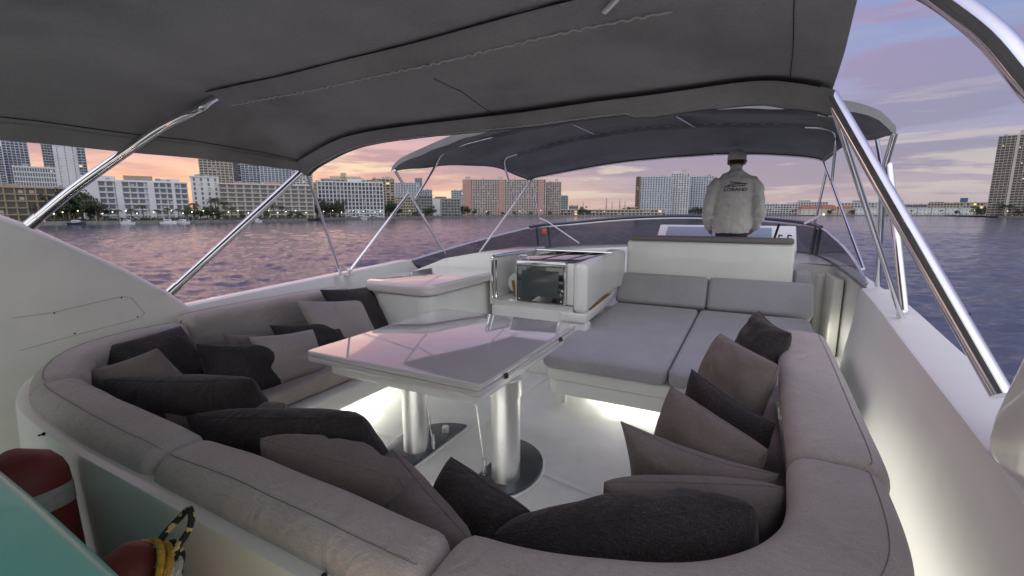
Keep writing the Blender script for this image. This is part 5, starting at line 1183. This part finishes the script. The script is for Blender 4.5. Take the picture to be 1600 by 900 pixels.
# hands: five curled fingers each
for s in (1, -1):
    b = MB()
    for k, (fx, fl) in enumerate(((-.024, .068), (-.008, .078), (.008, .074), (.024, .058))):
        z0 = .885 - fx; p0 = Vector((s * .252, .235, z0)); b.tube([p0, p0 + Vector((-s * .008, fl * .45, -.008)), p0 + Vector((-s * .024, fl * .75, -.02)), p0 + Vector((-s * .04, fl * .8, -.036))], .009, 8, radii=[.010, .0095, .0085, .006])
    p0 = Vector((s * .245, .20, .91)); b.tube([p0, p0 + Vector((-s * .025, .025, .012)), p0 + Vector((-s * .04, .05, .008))], .010, 8, radii=[.012, .0105, .007]); b.build('fingers', M['skin'], man)
# trousers
voxel_body('trousers', M['trouser'], [[((0, 0, .80), .14, .12), ((0, 0, .90), .165, .125), ((0, 0, 1.02), .165, .12)]] + [[((s * .085, 0, .92), .10, .115), ((s * .10, .01, .70), .095, .10), ((s * .105, .01, .45), .078, .085), ((s * .11, 0, .2), .07, .08), ((s * .11, 0, .07), .07, .085)] for s in (1, -1)], [], vox=.012, disp=.006, parent=man)
for s in (1, -1):
    b = MB(); b.box(s * .11 - .05, s * .11 + .05, -.10, .20, 0, .075, bev=.03, seg=4); b.build('shoe', M['hair'], man)
jk = voxel_body('jacket', M['jacket'], [
    [((0, .0, .865), .205, .145), ((0, 0, .92), .228, .155), ((0, 0, 1.02), .235, .155), ((0, 0, 1.16), .226, .15), ((0, 0, 1.29), .228, .15), ((0, 0, 1.40), .232, .145), ((0, 0, 1.47), .222, .13), ((0, 0, 1.512), .18, .11), ((0, 0, 1.548), .13, .095), ((0, 0, 1.58), .09, .085)],
    [((s_x, y, z), rx, ry) for (s_x, y, z, rx, ry) in ((.12, 0, 1.485, .045, .07), (.205, -.012, 1.455, .064, .08), (.256, -.035, 1.38, .072, .082), (.283, -.052, 1.25, .068, .077), (.300, -.055, 1.13, .066, .073), (.300, -.01, 1.04, .063, .066), (.280, .07, .965, .057, .056), (.268, .12, .92, .046, .044))],
    [((-s_x, y, z), rx, ry) for (s_x, y, z, rx, ry) in ((.12, 0, 1.485, .045, .07), (.205, -.012, 1.455, .064, .08), (.256, -.035, 1.38, .072, .082), (.283, -.052, 1.25, .068, .077), (.300, -.055, 1.13, .066, .073), (.300, -.01, 1.04, .063, .066), (.280, .07, .965, .057, .056), (.268, .12, .92, .046, .044))],
    [((0, .0, 1.55), .09, .088), ((0, .002, 1.60), .080, .082), ((0, .005, 1.64), .075, .078)]], [], vox=.010, smooth_it=5, disp=.015, parent=man)
# cap, hair
b = MB(); bm = b.bm; rows_ = []
for i in range(9):
    a = math.pi / 2 * i / 8; rows_.append([Vector((.106 * math.cos(a) * math.cos(t), .02 + .118 * math.cos(a) * math.sin(t), 1.725 + .092 * math.sin(a) ** .85)) for t in [2 * math.pi * k / 32 for k in range(32)]])
b.grid([[Vector((p_.x, p_.y, 1.698)) for p_ in rows_[0]]] + rows_, closed=True, cap=False); cp_o = b.build('cap', M['cap'], man)
b = MB(); b.grid([[Vector((.075 * math.cos(t), .105 + r_ * .075 * math.sin(t), 1.708 - .02 * r_ ** 2)) for t in [math.pi * k / 14 for k in range(15)]] for r_ in (0, .5, 1)]); b.grid([[Vector((.075 * math.cos(t), .105 + r_ * .075 * math.sin(t), 1.702 - .02 * r_ ** 2)) for t in [math.pi * k / 14 for k in range(15)]] for r_ in (0, .5, 1)]); br_o = b.build('brim', M['cap'], cp_o); cp_o.rotation_euler = (0, 0, math.radians(-38)); cp_o.location = (-.012, 0, 0)
b = MB(); rows_ = []
for z, k_ in ((1.70, 1.03), (1.685, 1.03), (1.668, 1.0), (1.652, .92)):
    rows_.append([Vector((.090 * k_ * math.cos(t), .02 + .103 * k_ * math.sin(t), z)) for t in [math.radians(195 + 150 * q / 16) for q in range(17)]])
b.grid(rows_); b.build('hair', M['hair'], man)
# print on the back: projected on the jacket
jme = jk.data; bvh = BVHTree.FromPolygons([v.co.copy() for v in jme.vertices], [list(p_.vertices) for p_ in jme.polygons])
def project(me):
    for v in me.vertices:
        hit = bvh.ray_cast(Vector((v.co.x, -1, v.co.z)), Vector((0, 1, 0)))
        if hit[0] is not None: v.co.y = hit[0].y - .0025
def text_mesh(txt, size, x, z, stretch=1.3):
    cu = bpy.data.curves.new('t', 'FONT'); cu.body = txt; cu.size = size; cu.align_x = 'CENTER'; cu.offset = size * .022
    o = bpy.data.objects.new('t', cu); C.objects.link(o); bpy.context.view_layer.update()
    me = bpy.data.meshes.new_from_object(o.evaluated_get(bpy.context.evaluated_depsgraph_get())); C.objects.unlink(o); bpy.data.objects.remove(o)
    bm_ = bmesh.new(); bm_.from_mesh(me)
    for v in bm_.verts: v.co = Vector((x + v.co.x * stretch, 0, z + v.co.y))
    bmesh.ops.subdivide_edges(bm_, edges=[e for e in bm_.edges if e.calc_length() > .02], cuts=2); bm_.to_mesh(me); bm_.free(); return me
me = text_mesh('LOBAND', .050, .0, 1.345); project(me); me.materials.clear(); me.materials.append(M['ink']); o = bpy.data.objects.new('lettering', me); C.objects.link(o); o.parent = jk
lg = [[(-.135, .005), (-.06, .012), (.0, .008), (.06, .014), (.10, .016), (.10, .006), (.0, .0), (-.12, -.004)], [(-.08, .026), (-.02, .034), (.04, .036), (.14, .034), (.105, .018), (.09, .026), (.0, .026)], [(-.075, .036), (-.03, .050), (.03, .048), (.10, .038), (.03, .040), (-.03, .040)], [(-.065, .062), (-.05, .066), (-.048, .050), (-.06, .050)], [(-.09, .018), (-.02, .024), (-.03, .016), (-.09, .012)]]
b = MB()
for poly in lg:
    vs = [b.bm.verts.new((x, 0, z + 1.395)) for x, z in poly]; b.bm.faces.new(vs)
bmesh.ops.triangulate(b.bm, faces=b.bm.faces); bmesh.ops.subdivide_edges(b.bm, edges=b.bm.edges[:], cuts=3)
me = b.mesh('emblem', M['ink'], smooth=False, recalc=False); project(me); o = bpy.data.objects.new('emblem', me); C.objects.link(o); o.parent = jk
# antenna-like throttle rod by his right hand
b = MB(); b.tube([(0, 0, 0), (.06, .0, .28)], .012, 8); o = b.build('control_rod', M['black'], hc); o.location = Vector((.22, 5.75, 1.05)) - Vector(hc.location)

# ------------------------------------------------------------------ courtesy lights of the deck
area('courtesy_light', (.425, 2.4, .40), (0, math.radians(-100), 0), .26, 3.4, 2.6, WARMW)
area('courtesy_light', (.66, 5.0, .25), (0, math.radians(-80), 0), .1, .9, 1.2, WARMW)
area('strip_light', (-1.2, 1.22, .20), (math.radians(35), 0, 0), 1.0, .03, 2.2, WARMW)
area('stern_lamp', (-.30, .12, .55), (math.radians(75), 0, math.radians(50)), .12, .12, .9, (1.0, 0.45, 0.18))
